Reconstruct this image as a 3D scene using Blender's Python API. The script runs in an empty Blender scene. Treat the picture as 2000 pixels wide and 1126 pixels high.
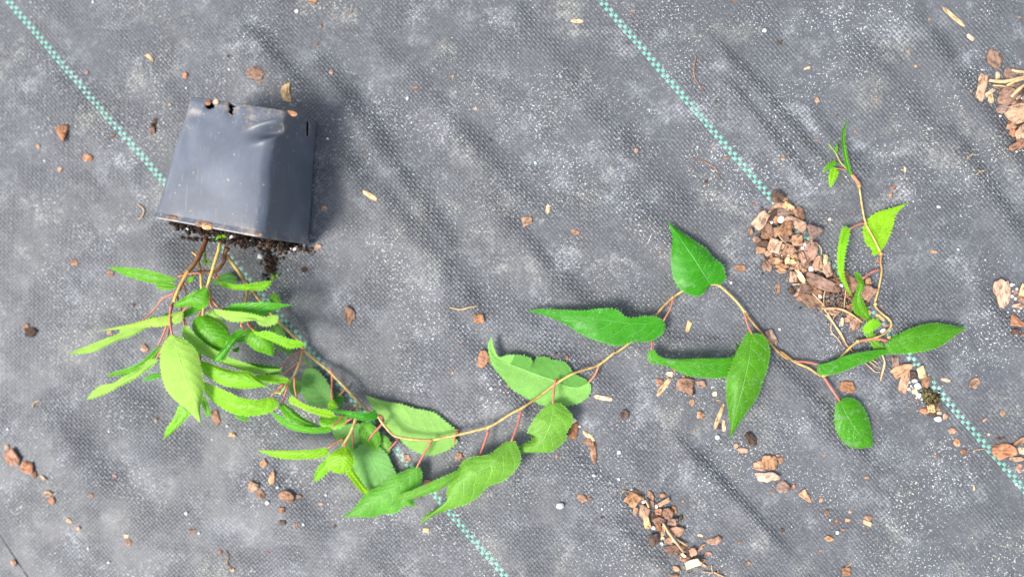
import bpy, bmesh, math, random
import numpy as np
from mathutils import Vector, noise
C = bpy.context.scene
COL = C.collection
# ------------------------------------------------------------------ camera, light, exposure
U = 0.0004                      # metres per photo pixel at the middle of the cloth
FPX = 1400.0
D = FPX * U
TILT = math.radians(4.2)
cam_d = bpy.data.cameras.new('camera'); cam = bpy.data.objects.new('camera', cam_d); COL.objects.link(cam)
cam_d.sensor_width = 36; cam_d.lens = 36 * FPX / 2000
cam.location = (D*math.sin(TILT), 0, D*math.cos(TILT)); cam.rotation_euler = (0, TILT, 0)
cam_d.clip_start = 0.02; cam_d.clip_end = 500
cam_d.dof.use_dof = True; cam_d.dof.focus_distance = D*0.955; cam_d.dof.aperture_fstop = 25.2/17.0
C.camera = cam
SUN_EL = math.radians(52); SH = Vector((0.84, 0.54, 0)).normalized()    # shadows fall to the upper right
w = bpy.data.worlds.new('World'); C.world = w; w.use_nodes = True
nt = w.node_tree; nt.nodes.clear()
sky = nt.nodes.new('ShaderNodeTexSky'); sky.sky_type = 'NISHITA'; sky.sun_disc = False
sky.sun_elevation = SUN_EL; sky.sun_rotation = math.atan2(-SH.x, -SH.y)
sky.air_density = 1.0; sky.dust_density = 3.0; sky.ozone_density = 1.0
bg = nt.nodes.new('ShaderNodeBackground'); bg.inputs[1].default_value = 0.112
wo = nt.nodes.new('ShaderNodeOutputWorld')
hz_ = nt.nodes.new('ShaderNodeHueSaturation'); hz_.inputs['Saturation'].default_value = .62       # thin high cloud
nt.links.new(sky.outputs[0], hz_.inputs['Color']); nt.links.new(hz_.outputs[0], bg.inputs[0]); nt.links.new(bg.outputs[0], wo.inputs[0])
sl = bpy.data.lights.new('sun', 'SUN'); sl.energy = 2.0; sl.angle = math.radians(20); sl.color = (1.0, 0.95, 0.87)
so = bpy.data.objects.new('sun', sl); COL.objects.link(so)
sd = Vector((SH.x*math.cos(SUN_EL), SH.y*math.cos(SUN_EL), -math.sin(SUN_EL)))
so.rotation_euler = sd.to_track_quat('-Z', 'Y').to_euler(); so.location = -sd*3
C.view_settings.view_transform = 'Standard'; C.view_settings.look = 'None'
C.view_settings.gamma = 1; C.view_settings.exposure = 1.48

# ------------------------------------------------------------------ pixel -> place
_d = np.array([-math.sin(TILT), 0, -math.cos(TILT)]); _r = np.array([math.cos(TILT), 0, -math.sin(TILT)])
_c = np.array(cam.location)
def P(x, y, h=0.0):
    v = _d*FPX + _r*(x-1000) + np.array([0, 1.0, 0])*(563-y)
    t = (h*U - _c[2]) / v[2]
    return Vector(_c + v*t)
def IP(p):                       # place -> pixel
    q = np.array(p) - _c; z = q.dot(_d)
    return 1000 + FPX*q.dot(_r)/z, 563 - FPX*q[1]/z
class Z:
    def __init__(s, x, y, k): s.x, s.y, s.k = x, y, k
    def __call__(s, pts): return [(s.x+p[0]/s.k, s.y+p[1]/s.k) + tuple(p[2:]) for p in pts]
Z0 = Z(0,0,1); Z1 = Z(270,120,2.56); Z2 = Z(130,460,2.8133); Z3 = Z(380,500,3.1267); Z4 = Z(480,700,3.3125)
Z5 = Z(640,640,2.8143); Z6 = Z(1000,420,2.448); Z7 = Z(1440,220,2.68); Z8 = Z(1480,560,2.6808); Z9 = Z(1600,560,4.023)
Z10 = Z(1440,360,4.02); Z11 = Z(1200,930,5.745); Z12 = Z(1160,820,3.68); Z13 = Z(1860,80,4.693); Z14 = Z(1900,520,6.62)
Z15 = Z(1900,830,6.62); Z16 = Z(1200,0,2.5); Z17 = Z(0,0,3.125); Z18 = Z(600,0,3.125); Z19 = Z(0,780,3.125)

def tag(o, label=None, cat=None, group=None, kind=None):
    if label: o['label'] = label
    if cat: o['category'] = cat
    if group: o['group'] = group
    if kind: o['kind'] = kind
def link(name, verts, faces, mats, parent=None, origin=None, smooth=True, uvs=None, midx=None):
    me = bpy.data.meshes.new(name)
    if origin is not None: verts = [(v[0]-origin[0], v[1]-origin[1], v[2]-origin[2]) for v in verts]
    me.from_pydata([tuple(v) for v in verts], [], faces)
    if not isinstance(mats, (list, tuple)): mats = [mats]
    for m in mats: me.materials.append(m)
    if smooth: me.polygons.foreach_set('use_smooth', [True]*len(me.polygons))
    if midx is not None: me.polygons.foreach_set('material_index', midx)
    if uvs is not None:
        ul = me.uv_layers.new(name='UVMap')
        li = np.empty(len(me.loops), dtype=np.int32); me.loops.foreach_get('vertex_index', li)
        ul.data.foreach_set('uv', np.array(uvs, dtype=np.float32)[li].ravel())
    me.update()
    o = bpy.data.objects.new(name, me); COL.objects.link(o)
    if parent is not None: o.parent = parent
    elif origin is not None: o.location = origin
    return o

# ------------------------------------------------------------------ cloth lie: folds along the weave, and two ridges added for leaf shade
def crom(pts, n):
    pts = [np.array(p, float) for p in pts]
    if len(pts) == 2: return [pts[0]*(1-t)+pts[1]*t for t in np.linspace(0, 1, n)]
    q = [2*pts[0]-pts[1]] + pts + [2*pts[-1]-pts[-2]]
    out = []
    for i in range(1, len(q)-2):
        for t in np.linspace(0, 1, 12, endpoint=False):
            a, b, c, d = q[i-1], q[i], q[i+1], q[i+2]
            out.append(0.5*((2*b)+(c-a)*t+(2*a-5*b+4*c-d)*t*t+(3*b-a-3*c+d)*t**3))
    out.append(pts[-1])
    L = np.concatenate([[0], np.cumsum([np.linalg.norm((out[i+1]-out[i])[:2])+1e-9 for i in range(len(out)-1)])])
    s = np.linspace(0, L[-1], n); A = np.array(out)
    return [np.array([np.interp(v, L, A[:, k]) for k in range(A.shape[1])]) for v in s]
A0, A1 = P(14, 0), P(987, 1126); B0, B1 = P(1172, 0), P(2000, 956)
WD = (A1-A0).normalized(); WD = (WD + (B1-B0).normalized()).normalized()      # warp direction
WN = Vector((-WD.y, WD.x, 0)); 
if WN.dot(B0-A0) < 0: WN = -WN
_a, _b = (A1-A0).normalized(), (B1-B0).normalized(); NA, NB_ = Vector((-_a.y, _a.x, 0)), Vector((-_b.y, _b.x, 0))
if NA.dot(WN) < 0: NA = -NA
if NB_.dot(WN) < 0: NB_ = -NB_
SEP = (WN.dot(B0-A0)+WN.dot(B1-A0))/2
NC = round(SEP/(6.45*U)); CV = SEP/NC; CU = 7.05*U
# folds, and ridges added for leaf shade: photo polylines, width and height in photo pixels (crest), dark flank on the upper right
FOLDS_AND_SHADE = [([(440,20),(560,150),(660,290),(730,420)],26,9),([(590,100),(700,230),(800,380),(900,520)],24,8),
 ([(700,60),(830,180),(960,330),(1080,460)],24,3.5),([(700,330),(820,480),(960,650)],28,7),([(840,590),(960,740),(1060,840)],22,4),
 ([(1360,50),(1460,160),(1550,260),(1640,360)],16,5),([(1400,150),(1500,260),(1590,370)],13,5),([(1560,200),(1700,360)],16,3.5),
 ([(1740,-20),(1850,130),(1970,300),(2050,400)],22,6),([(1640,60),(1760,190),(1880,340)],26,3.5),([(1820,220),(1930,380),(2030,520)],18,6),
 ([(1880,540),(2000,680),(2080,780)],16,6),([(1270,655),(1350,672),(1450,668)],15,4),([(1010,676),(1100,690)],14,4),([(1450,650),(1600,800),(1720,940)],18,5),([(1560,800),(1660,900)],16,3),  # the two crosswise ridges are added to deepen shade above raised leaves
 ([(1290,830),(1420,960),(1560,1110)],14,6),([(1180,1000),(1270,1090),(1330,1160)],18,3),([(980,590),(1110,710),(1220,800)],26,4),
 ([(280,450),(440,640)],38,5),([(180,700),(360,930)],50,5),([(60,780),(240,990)],45,5),([(940,380),(1060,520),(1170,630)],22,5),
 ([(1080,860),(1250,1030)],24,3.5),([(480,900),(640,1080)],36,3.5),([(1060,120),(1230,310),(1350,450)],32,3.5),([(1680,540),(1860,770)],28,3.5),
 ([(1210,360),(1350,530)],20,3),([(60,100),(220,290)],44,4),([(980,0),(1130,180)],34,3.5)]
_fs = []
for pts, wd, am in FOLDS_AND_SHADE:
    c = [P(*p) for p in pts]; _fs.append((np.array([(v.x, v.y) for v in c]), wd*U, am*U))
_wn = np.array([WN.x, WN.y])
def HFA(X, Y, want=False):
    X = np.asarray(X, float); Y = np.asarray(Y, float); out = np.zeros_like(X)
    u = (X*WD.x+Y*WD.y)/U; v = (X*WN.x+Y*WN.y)/U
    out += .8*U*(1.1*np.sin(v/31+1.3*np.sin(u/170)+.5)*np.sin(u/140+v/90) + 0.9*np.sin(v/17+2*np.sin(u/95+1))*np.sin(u/83+1.7)*np.sin(v/111+.3) + 2.0*np.sin(u/210+1)*np.sin(v/150+2)
       + .35*np.sin(v/8.3+1.5*np.sin(u/60))*np.sin(u/47+v/60))
    loose = np.zeros_like(X)
    for A, wd, am in _fs:
        best = np.full_like(X, 1e9); side = np.zeros_like(X); nseg = len(A)-1
        for i in range(nseg):
            a, b = A[i], A[i+1]; d = b-a; L2 = d.dot(d)
            t = np.clip(((X-a[0])*d[0]+(Y-a[1])*d[1])/L2, 0, 1)
            dx = X-a[0]-t*d[0]; dy = Y-a[1]-t*d[1]
            dist = np.hypot(dx, dy)
            m = dist < best; best = np.where(m, dist, best); side = np.where(m, (i+t)/nseg, side)
            sg = np.sign(dx*_wn[0]+dy*_wn[1])
            if i == 0: S = sg
            else: S = np.where(m, sg, S)
        fall = np.clip(side*(1-side)*6, 0, 1)
        wl = np.where(S > 0, wd*.95, wd*1.9)        # steep on the upper right side
        wb = 1+.14*np.sin(u/23+am*1e4)*np.sin(u/61+wd*1e4)
        out += 1.15*am*fall*np.exp(-(best/(wl*wb))**2)
        sh_ = np.where(S > 0, best, -best)/wd
        loose = np.maximum(loose, min(1, am/U/5)*fall*np.exp(-((sh_-.5)/.75)**2)*(.85+.15*np.sin(u/13+v/29)))
    return (out, loose) if want else out
_gx, _gy = np.arange(-.52, .52, .0012), np.arange(-.32, .32, .0012)
_G = HFA(*np.meshgrid(_gx, _gy))
def HF(x, y):
    fx, fy = min(max((x+.52)/.0012, 0), len(_gx)-2.001), min(max((y+.32)/.0012, 0), len(_gy)-2.001)
    i, j = int(fx), int(fy); a, b = fx-i, fy-j
    return float((_G[j,i]*(1-a)+_G[j,i+1]*a)*(1-b)+(_G[j+1,i]*(1-a)+_G[j+1,i+1]*a)*b)
def hg(px, py):                  # cloth height, in photo pixels, under a photo pixel
    p = P(px, py); return HF(p.x, p.y)/U

# ------------------------------------------------------------------ node helpers
def S2L(c):
    return tuple((v/255/12.92 if v/255 <= .04045 else ((v/255+.055)/1.055)**2.4) for v in c)
def mat(name):
    m = bpy.data.materials.new(name); m.use_nodes = True; m.node_tree.nodes.clear()
    return m, m.node_tree
class NB:
    def __init__(s, t): s.t = t
    def n(s, ty, **kw):
        x = s.t.nodes.new(ty)
        for k, v in kw.items(): setattr(x, k, v)
        return x
    def put(s, sock, v):
        if hasattr(v, 'links') or isinstance(v, bpy.types.NodeSocket): s.t.links.new(v, sock)
        elif v is not None:
            if isinstance(v, (tuple, list)) and len(v) == 3 and len(sock.default_value) == 4: v = tuple(v)+(1,)
            sock.default_value = v
    def m(s, op, a, b=None, c=None, clamp=False):
        x = s.n('ShaderNodeMath', operation=op, use_clamp=clamp)
        s.put(x.inputs[0], a)
        if b is not None: s.put(x.inputs[1], b)
        if c is not None: s.put(x.inputs[2], c)
        return x.outputs[0]
    def mr(s, v, a, b, c=0., d=1., ty='SMOOTHSTEP'):
        x = s.n('ShaderNodeMapRange', interpolation_type=ty)
        s.put(x.inputs[0], v)
        for i, q in enumerate((a, b, c, d)): x.inputs[i+1].default_value = q
        return x.outputs[0]
    def mix(s, f, a, b, bt='MIX'):
        x = s.n('ShaderNodeMix', data_type='RGBA', blend_type=bt)
        s.put(x.inputs[0], f); s.put(x.inputs[6], a); s.put(x.inputs[7], b)
        return x.outputs[2]
    def noise(s, vec, sc, det=2., ro=.5, dist=0., w=None):
        x = s.n('ShaderNodeTexNoise'); x.inputs['Scale'].default_value = sc; x.inputs['Detail'].default_value = det
        x.inputs['Roughness'].default_value = ro; x.inputs['Distortion'].default_value = dist
        s.put(x.inputs['Vector'], vec); return x.outputs[0]
    def out(s, bsdf):
        o = s.n('ShaderNodeOutputMaterial'); s.t.links.new(bsdf, o.inputs[0])
    def bump(s, h, st, dist):
        x = s.n('ShaderNodeBump'); x.inputs['Strength'].default_value = st; x.inputs['Distance'].default_value = dist
        s.put(x.inputs['Height'], h); return x.outputs[0]
    def pr(s, col, rough, normal=None, spec=.5):
        x = s.n('ShaderNodeBsdfPrincipled'); s.put(x.inputs['Base Color'], col); s.put(x.inputs['Roughness'], rough)
        s.put(x.inputs['Specular IOR Level'], spec)
        if normal is not None: s.t.links.new(normal, x.inputs['Normal'])
        return x
    def mapv(s, vec, loc=(0,0,0), rot=(0,0,0), sc=(1,1,1)):
        x = s.n('ShaderNodeMapping'); s.put(x.inputs[0], vec)
        x.inputs[1].default_value = loc; x.inputs[2].default_value = rot; x.inputs[3].default_value = sc
        return x.outputs[0]

# ------------------------------------------------------------------ woven cloth
def cloth_material():
    m, t = mat('woven_cloth'); b = NB(t)
    tc = b.n('ShaderNodeTexCoord'); ob = tc.outputs['Object']; uv = tc.outputs['UV']
    wob = b.n('ShaderNodeTexNoise'); wob.inputs['Scale'].default_value = 55; wob.inputs['Detail'].default_value = 3; b.put(wob.inputs['Vector'], ob)
    va = b.n('ShaderNodeVectorMath', operation='SUBTRACT'); b.put(va.inputs[0], wob.outputs['Color']); va.inputs[1].default_value = (.5,.5,.5)
    vs = b.n('ShaderNodeVectorMath', operation='SCALE'); b.put(vs.inputs[0], va.outputs[0]); vs.inputs['Scale'].default_value = .75
    vv = b.n('ShaderNodeVectorMath', operation='ADD'); b.put(vv.inputs[0], uv); b.put(vv.inputs[1], vs.outputs[0])
    sx = b.n('ShaderNodeSeparateXYZ'); b.put(sx.inputs[0], vv.outputs[0])
    u, v = sx.outputs[0], sx.outputs[1]
    i, j = b.m('FLOOR', u), b.m('FLOOR', v)
    fu = b.m('ABSOLUTE', b.m('SUBTRACT', b.m('SUBTRACT', u, i), .5)); fv = b.m('ABSOLUTE', b.m('SUBTRACT', b.m('SUBTRACT', v, j), .5))
    par = b.m('MODULO', b.m('ADD', b.m('ADD', i, j), 4000.), 2.)
    par = b.m('GREATER_THAN', par, .5)
    def sel(a, c): # par=0 -> a, 1 -> c
        return b.m('ADD', b.m('MULTIPLY', a, b.m('SUBTRACT', 1., par)), b.m('MULTIPLY', c, par))
    fal, fac = sel(fu, fv), sel(fv, fu)
    arch = b.m('SUBTRACT', 1., b.m('MULTIPLY', b.m('MULTIPLY', fal, fal), 3.2))
    edge = b.mr(fac, .36, .5, 1., .0)
    h = b.m('MULTIPLY', arch, b.m('ADD', .35, b.m('MULTIPLY', edge, .65)))
    # per-cell variation
    cv = b.n('ShaderNodeCombineXYZ'); b.put(cv.inputs[0], i); b.put(cv.inputs[1], j)
    wn = b.n('ShaderNodeTexWhiteNoise', noise_dimensions='2D'); b.put(wn.inputs['Vector'], cv.outputs[0])
    rnd = wn.outputs[0]
    # fine lengthwise fibres in tapes
    fib = b.noise(ob, 2600, 2, .6)
    big = b.noise(ob, 7, 4, .6); big2 = b.noise(b.mapv(ob, (3,7,1)), 26, 5, .66, .4)
    # base: worn black cloth gone grey
    base = b.mix(b.mr(big, .2, .8), S2L((71,73,77)), S2L((80,82,86)))
    base = b.mix(b.m('MULTIPLY', b.m('SUBTRACT', rnd, .0), .5), base, S2L((93,96,101)))
    gap = b.mr(h, .12, .5, 1., 0.)
    gz = b.mr(b.noise(b.mapv(ob, (6,6,6)), 19, 3, .6), .42, .68, .12, .6)
    base = b.mix(b.m('MULTIPLY', gap, gz), base, S2L((36,36,39)))
    # mint marker tapes
    def colmask(k0):
        a = b.m('GREATER_THAN', v, float(k0)); c = b.m('LESS_THAN', v, float(k0+2)); return b.m('MULTIPLY', a, c)
    gm = b.m('MAXIMUM', colmask(0), colmask(NC))
    sq = b.m('MULTIPLY', b.mr(fu, .47, .5, 1., .15), b.mr(fv, .47, .5, 1., .15))
    gm = b.m('MULTIPLY', b.m('MULTIPLY', gm, sq), b.m('SUBTRACT', 1., par))
    wear = b.mr(b.noise(ob, 500, 2, .6), .3, .62, 1, .85)
    mint = b.mix(b.mr(b.noise(ob, 9, 2), .35, .65), S2L((108,166,148)), S2L((128,176,162)))
    base = b.mix(b.m('MULTIPLY', gm, wear), base, mint)
    # pale silt dried on to the cloth, caught in the weave
    patch = b.mr(big2, .52, .72, 0., .5)
    patchb = b.mr(b.noise(b.mapv(ob, (9,2,4)), 34, 3, .6, .3), .50, .72, 0., 1.)
    pm = b.m('ADD', b.m('MULTIPLY', patch, .8), b.m('MULTIPLY', patchb, .35), clamp=True)
    f1 = b.mr(b.noise(b.mapv(ob, (1,1,0)), 950, 2, .65), .525, .60, 0., 1.)
    f2 = b.mr(b.noise(b.mapv(ob, (5,3,0), (0,0,math.atan2(WD.y, WD.x)), (.45,1,1)), 1500, 2, .6), .55, .63, 0., 1.)
    corner = b.m('MULTIPLY', b.mr(b.m('ADD', fal, fac), .42, .62, 1., 0.), b.mr(rnd, .2, .6, 0., 1.))
    dots = b.m('MULTIPLY', corner, b.mr(b.noise(b.mapv(ob, (2,8,0)), 26, 2), .42, .56, 0., 1.))
    sp = b.m('MAXIMUM', b.m('MAXIMUM', f1, b.m('MULTIPLY', f2, .8)), b.m('MULTIPLY', dots, .95))
    dm = b.m('MULTIPLY', sp, pm)
    film = b.m('MULTIPLY', b.mr(b.noise(b.mapv(ob, (4,4,2)), 22, 4, .6), .46, .74), .16)
    sparse = b.m('MULTIPLY', b.mr(b.noise(b.mapv(ob, (7,1,0)), 760, 1.5, .6), .615, .67, 0., 1.), b.mr(b.noise(b.mapv(ob, (8,8,1)), 18, 3, .6), .44, .62, .22, .95))
    dust = b.m('MAXIMUM', b.m('MULTIPLY', dm, .95), sparse)
    siltc = b.mix(b.mr(b.noise(b.mapv(ob, (2,2,5)), 12, 2), .45, .65), S2L((190,194,200)), S2L((192,191,178)))
    base = b.mix(film, base, S2L((106,112,118)))
    base = b.mix(b.m('MULTIPLY', dust, b.m('SUBTRACT', .9, b.m('MULTIPLY', gm, .6))), base, siltc)
    lo_ = b.n('ShaderNodeUVMap', uv_map='loose'); ls = b.n('ShaderNodeSeparateXYZ'); b.put(ls.inputs[0], lo_.outputs[0]); loose = ls.outputs[0]
    wvar = b.mr(b.noise(b.mapv(ob, (1,6,3)), 24, 3, .6), .40, .64, .25, 1.1)
    hh = b.m('ADD', b.m('MULTIPLY', h, b.m('ADD', wvar, b.m('MULTIPLY', loose, 1.7))), b.m('MULTIPLY', fib, .25))
    nrm = b.bump(hh, .9, .0006)
    p = b.pr(base, b.m('ADD', .48, b.m('MULTIPLY', dust, .4)), nrm, .35)
    b.out(p.outputs[0]); return m
M_CLOTH = cloth_material()
def build_cloth():
    st = 2.2e-3
    def axis(lim):
        a = list(np.arange(0, lim, st)); x = a[-1]; s = st
        while x < 4: s *= 1.18; x += s; a.append(x)
        return np.array([-v for v in a[:0:-1]] + a)
    xs, ys = axis(.5), axis(.3)
    X, Y = np.meshgrid(xs, ys); H = HFA(X, Y)
    far = np.clip((np.hypot(X/1.6, Y)-.34)/.2, 0, 1); H = H*(1-far)
    nx, ny = len(xs), len(ys)
    V = np.stack([X, Y, H], -1).reshape(-1, 3)
    idx = np.arange(nx*ny).reshape(ny, nx)
    F = np.stack([idx[:-1,:-1], idx[:-1,1:], idx[1:,1:], idx[1:,:-1]], -1).reshape(-1, 4)
    a, c = P(-3, 1040), P(57, 1128); d = (c-a).normalized(); n = Vector((-d.y, d.x, 0))
    if n.x > 0: n = -n                                # n points to the lower left strip
    def piece(name, off, keep_main):
        bm = bmesh.new(); me = bpy.data.meshes.new(name)
        me.from_pydata(V.tolist(), [], F.tolist()); bm.from_mesh(me)
        bmesh.ops.bisect_plane(bm, geom=bm.verts[:]+bm.edges[:]+bm.faces[:], plane_co=a+n*off, plane_no=n, clear_outer=keep_main, clear_inner=not keep_main, dist=1e-7)
        if keep_main:                                   # turned-down hem along the cut edge
            ed = [e for e in bm.edges if e.is_boundary and all(abs((v.co-a-n*off).dot(n)) < 1e-5 for v in e.verts)]
            r = bmesh.ops.extrude_edge_only(bm, edges=ed)
            for v in [g for g in r['geom'] if isinstance(g, bmesh.types.BMVert)]: v.co.z -= .006
        uvl = bm.loops.layers.uv.new('UVMap'); lol = bm.loops.layers.uv.new('loose'); bm.verts.ensure_lookup_table()
        LO = HFA(np.array([v.co.x for v in bm.verts]), np.array([v.co.y for v in bm.verts]), True)[1]; bm.verts.index_update()
        for f in bm.faces:
            f.smooth = True
            for l in f.loops:
                q = l.vert.co - A0; dA = q.dot(NA); dB = (l.vert.co-B0).dot(NB_); l[uvl].uv = (q.dot(WD)/CU, 1.0 + NC*dA/(dA-dB)); l[lol].uv = (LO[l.vert.index], 0)
        bm.to_mesh(me); bm.free(); me.materials.append(M_CLOTH)
        o = bpy.data.objects.new(name, me); COL.objects.link(o); return o
    g = piece('ground', 0, True); tag(g, 'grey woven weed-control cloth with two lines of mint checks', kind='structure')
    g2 = piece('ground_cloth_strip', 4*U, False); g2.location.z = -2.5*U; tag(g2, 'plain grey cloth strip beyond the dark seam, lower left corner', kind='structure')
    m, t = mat('soil_ground'); b = NB(t); tc = b.n('ShaderNodeTexCoord')
    p = b.pr(b.mix(b.noise(tc.outputs[0], 60, 4), (.02,.015,.01), (.05,.035,.025)), .95); b.out(p.outputs[0])
    e = link('earth', [(-150,-150,-.012),(150,-150,-.012),(150,150,-.012),(-150,150,-.012)], [(0,1,2,3)], m, smooth=False)
    tag(e, 'dark earth under the cloth', kind='structure')
build_cloth()
# ------------------------------------------------------------------ plant materials
def leaf_material(name, up, lo, gloss=.42, speck=.5, trans=.3, vein=.5):
    m, t = mat(name); b = NB(t)
    tc = b.n('ShaderNodeTexCoord'); uv = tc.outputs['UV']; ob = tc.outputs['Object']
    oi = b.n('ShaderNodeObjectInfo'); geo = b.n('ShaderNodeNewGeometry')
    sx = b.n('ShaderNodeSeparateXYZ'); b.put(sx.inputs[0], uv); u, v = sx.outputs[0], sx.outputs[1]
    au = b.m('ABSOLUTE', u)
    wv = b.m('MULTIPLY', b.m('SUBTRACT', b.noise(ob, 160, 2), .5), .10)
    ph = b.m('ADD', b.m('MULTIPLY', v, 8.), b.m('MULTIPLY', b.m('POWER', au, 1.25), -2.0)); ph = b.m('ADD', ph, b.m('MULTIPLY', wv, 4))
    ph = b.m('ADD', ph, b.m('MULTIPLY', b.m('GREATER_THAN', u, 0.), .42))
    fr = b.m('ABSOLUTE', b.m('SUBTRACT', b.m('FRACT', ph), .5))
    lat = b.m('MULTIPLY', b.mr(fr, .0, .06, 1., 0.), b.mr(au, .75, 1., 1., .15))
    mid = b.mr(au, .0, .05, 1., 0.)
    vm = b.m('MAXIMUM', mid, b.m('MULTIPLY', lat, .8))
    fine = b.noise(ob, 900, 3, .6); mott = b.noise(ob, 90, 3, .6)
    hsv = b.n('ShaderNodeHueSaturation')
    b.put(hsv.inputs['Hue'], b.m('ADD', .488, b.m('MULTIPLY', oi.outputs['Random'], .024)))
    b.put(hsv.inputs['Value'], b.m('ADD', .72, b.m('MULTIPLY', mott, .56)))
    cu = b.mix(b.mr(fine, .35, .65), tuple(c*.82 for c in up), tuple(min(1, c*1.15) for c in up))
    pale = tuple(min(.8, c*1.25+.07) for c in up)
    cu = b.mix(b.m('MULTIPLY', vm, vein), cu, pale)
    spk = b.mr(b.noise(ob, 620, 2, .7), .60, .66, 0., 1.)
    spk = b.m('MULTIPLY', spk, b.mr(b.noise(ob, 40, 1), .40, .56))
    cu = b.mix(b.m('MULTIPLY', spk, speck), cu, tuple(c*.6+.2 for c in up))
    blo = b.mr(b.noise(b.mapv(ob, (3,1,1)), 75, 2, .6), .66, .70, 0., 1.)
    cu = b.mix(b.m('MULTIPLY', blo, speck*.5), cu, tuple(c*.7+.15 for c in up))
    ed = b.mr(au, .955, 1., 0., .75)
    cu = b.mix(ed, cu, pale)
    cl = b.mix(b.mr(fine, .35, .65), tuple(c*.9 for c in lo), tuple(min(1, c*1.08) for c in lo))
    cl = b.mix(b.m('MULTIPLY', vm, vein*.8), cl, tuple(min(.85, c*1.15+.09) for c in lo))
    col = b.mix(geo.outputs['Backfacing'], cu, cl)
    b.put(hsv.inputs['Color'], col); col = hsv.outputs[0]
    hgt = b.m('ADD', b.m('MULTIPLY', vm, -1.1), b.m('MULTIPLY', fine, .55))
    hgt = b.m('ADD', hgt, b.m('MULTIPLY', b.mr(fr, 0, .5), .4))
    nrm = b.bump(hgt, .42, .0006)
    p = b.pr(col, b.m('ADD', gloss, b.m('MULTIPLY', geo.outputs['Backfacing'], .2)), nrm, .28)
    tr = b.n('ShaderNodeBsdfTranslucent'); b.put(tr.inputs[0], b.mix(1., col, (1.0, 1.0, .45), 'MULTIPLY'))
    mx = b.n('ShaderNodeMixShader'); mx.inputs[0].default_value = trans
    t.links.new(p.outputs[0], mx.inputs[1]); t.links.new(tr.outputs[0], mx.inputs[2]); b.out(mx.outputs[0]); return m
LM = {
 'deep': leaf_material('leaf_deep_green', (.046,.230,.004), (.15,.34,.05), .44, .7, .25, .65),
 'mid':  leaf_material('leaf_mid_green', (.115,.330,.030), (.23,.46,.10), .48, .3, .28, .7),
 'lime': leaf_material('leaf_lime', (.190,.460,.008), (.31,.52,.08), .42, .3, .33, .5),
 'fresh':leaf_material('leaf_fresh', (.085,.320,.004), (.22,.44,.06), .4, .6, .3, .6),
 'curl': leaf_material('leaf_curled_half', (.08,.26,.03), (.10,.27,.04), .45, .2, .28, .5),
 'pale': leaf_material('leaf_pale_underside', (.12,.30,.05), (.20,.41,.085), .5, .1, .2, .4),
 'dull': leaf_material('leaf_dull', (.075,.23,.025), (.15,.33,.08), .55, .15, .2, .25)}
def bark_tube_material(name, c1, c2, c3, sc=300):
    m, t = mat(name); b = NB(t); tc = b.n('ShaderNodeTexCoord'); ob = tc.outputs['Object']
    n1 = b.noise(ob, sc, 3, .6); n2 = b.noise(ob, 40, 2)
    col = b.mix(b.mr(n1, .35, .65), c1, c2); col = b.mix(b.m('MULTIPLY', b.mr(n2, .45, .65), .8), col, c3)
    p = b.pr(col, .5, b.bump(n1, .5, .0004), .4); b.out(p.outputs[0]); return m
M_TWIG = bark_tube_material('twig_tan', S2L((160,136,78)), S2L((196,170,108)), S2L((132,98,56)))
M_TWIGL = bark_tube_material('twig_young', S2L((176,158,78)), S2L((198,176,98)), S2L((172,126,74)))
M_WOOD = bark_tube_material('twig_brown', S2L((88,52,34)), S2L((120,78,46)), S2L((140,104,54)))
M_RED = bark_tube_material('petiole_red', S2L((164,92,76)), S2L((180,108,88)), S2L((166,112,80)))
M_PGRN = bark_tube_material('petiole_green', S2L((120,160,50)), S2L((150,170,70)), S2L((160,120,60)))

ORG = P(430, 480, 60); ORG.z = 0
plant = bpy.data.objects.new('potted_vine', None); COL.objects.link(plant); plant.location = ORG
plant.empty_display_size = .02
tag(plant, 'tipped square black nursery pot with a long trailing green leafy vine', 'potted plant')

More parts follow.
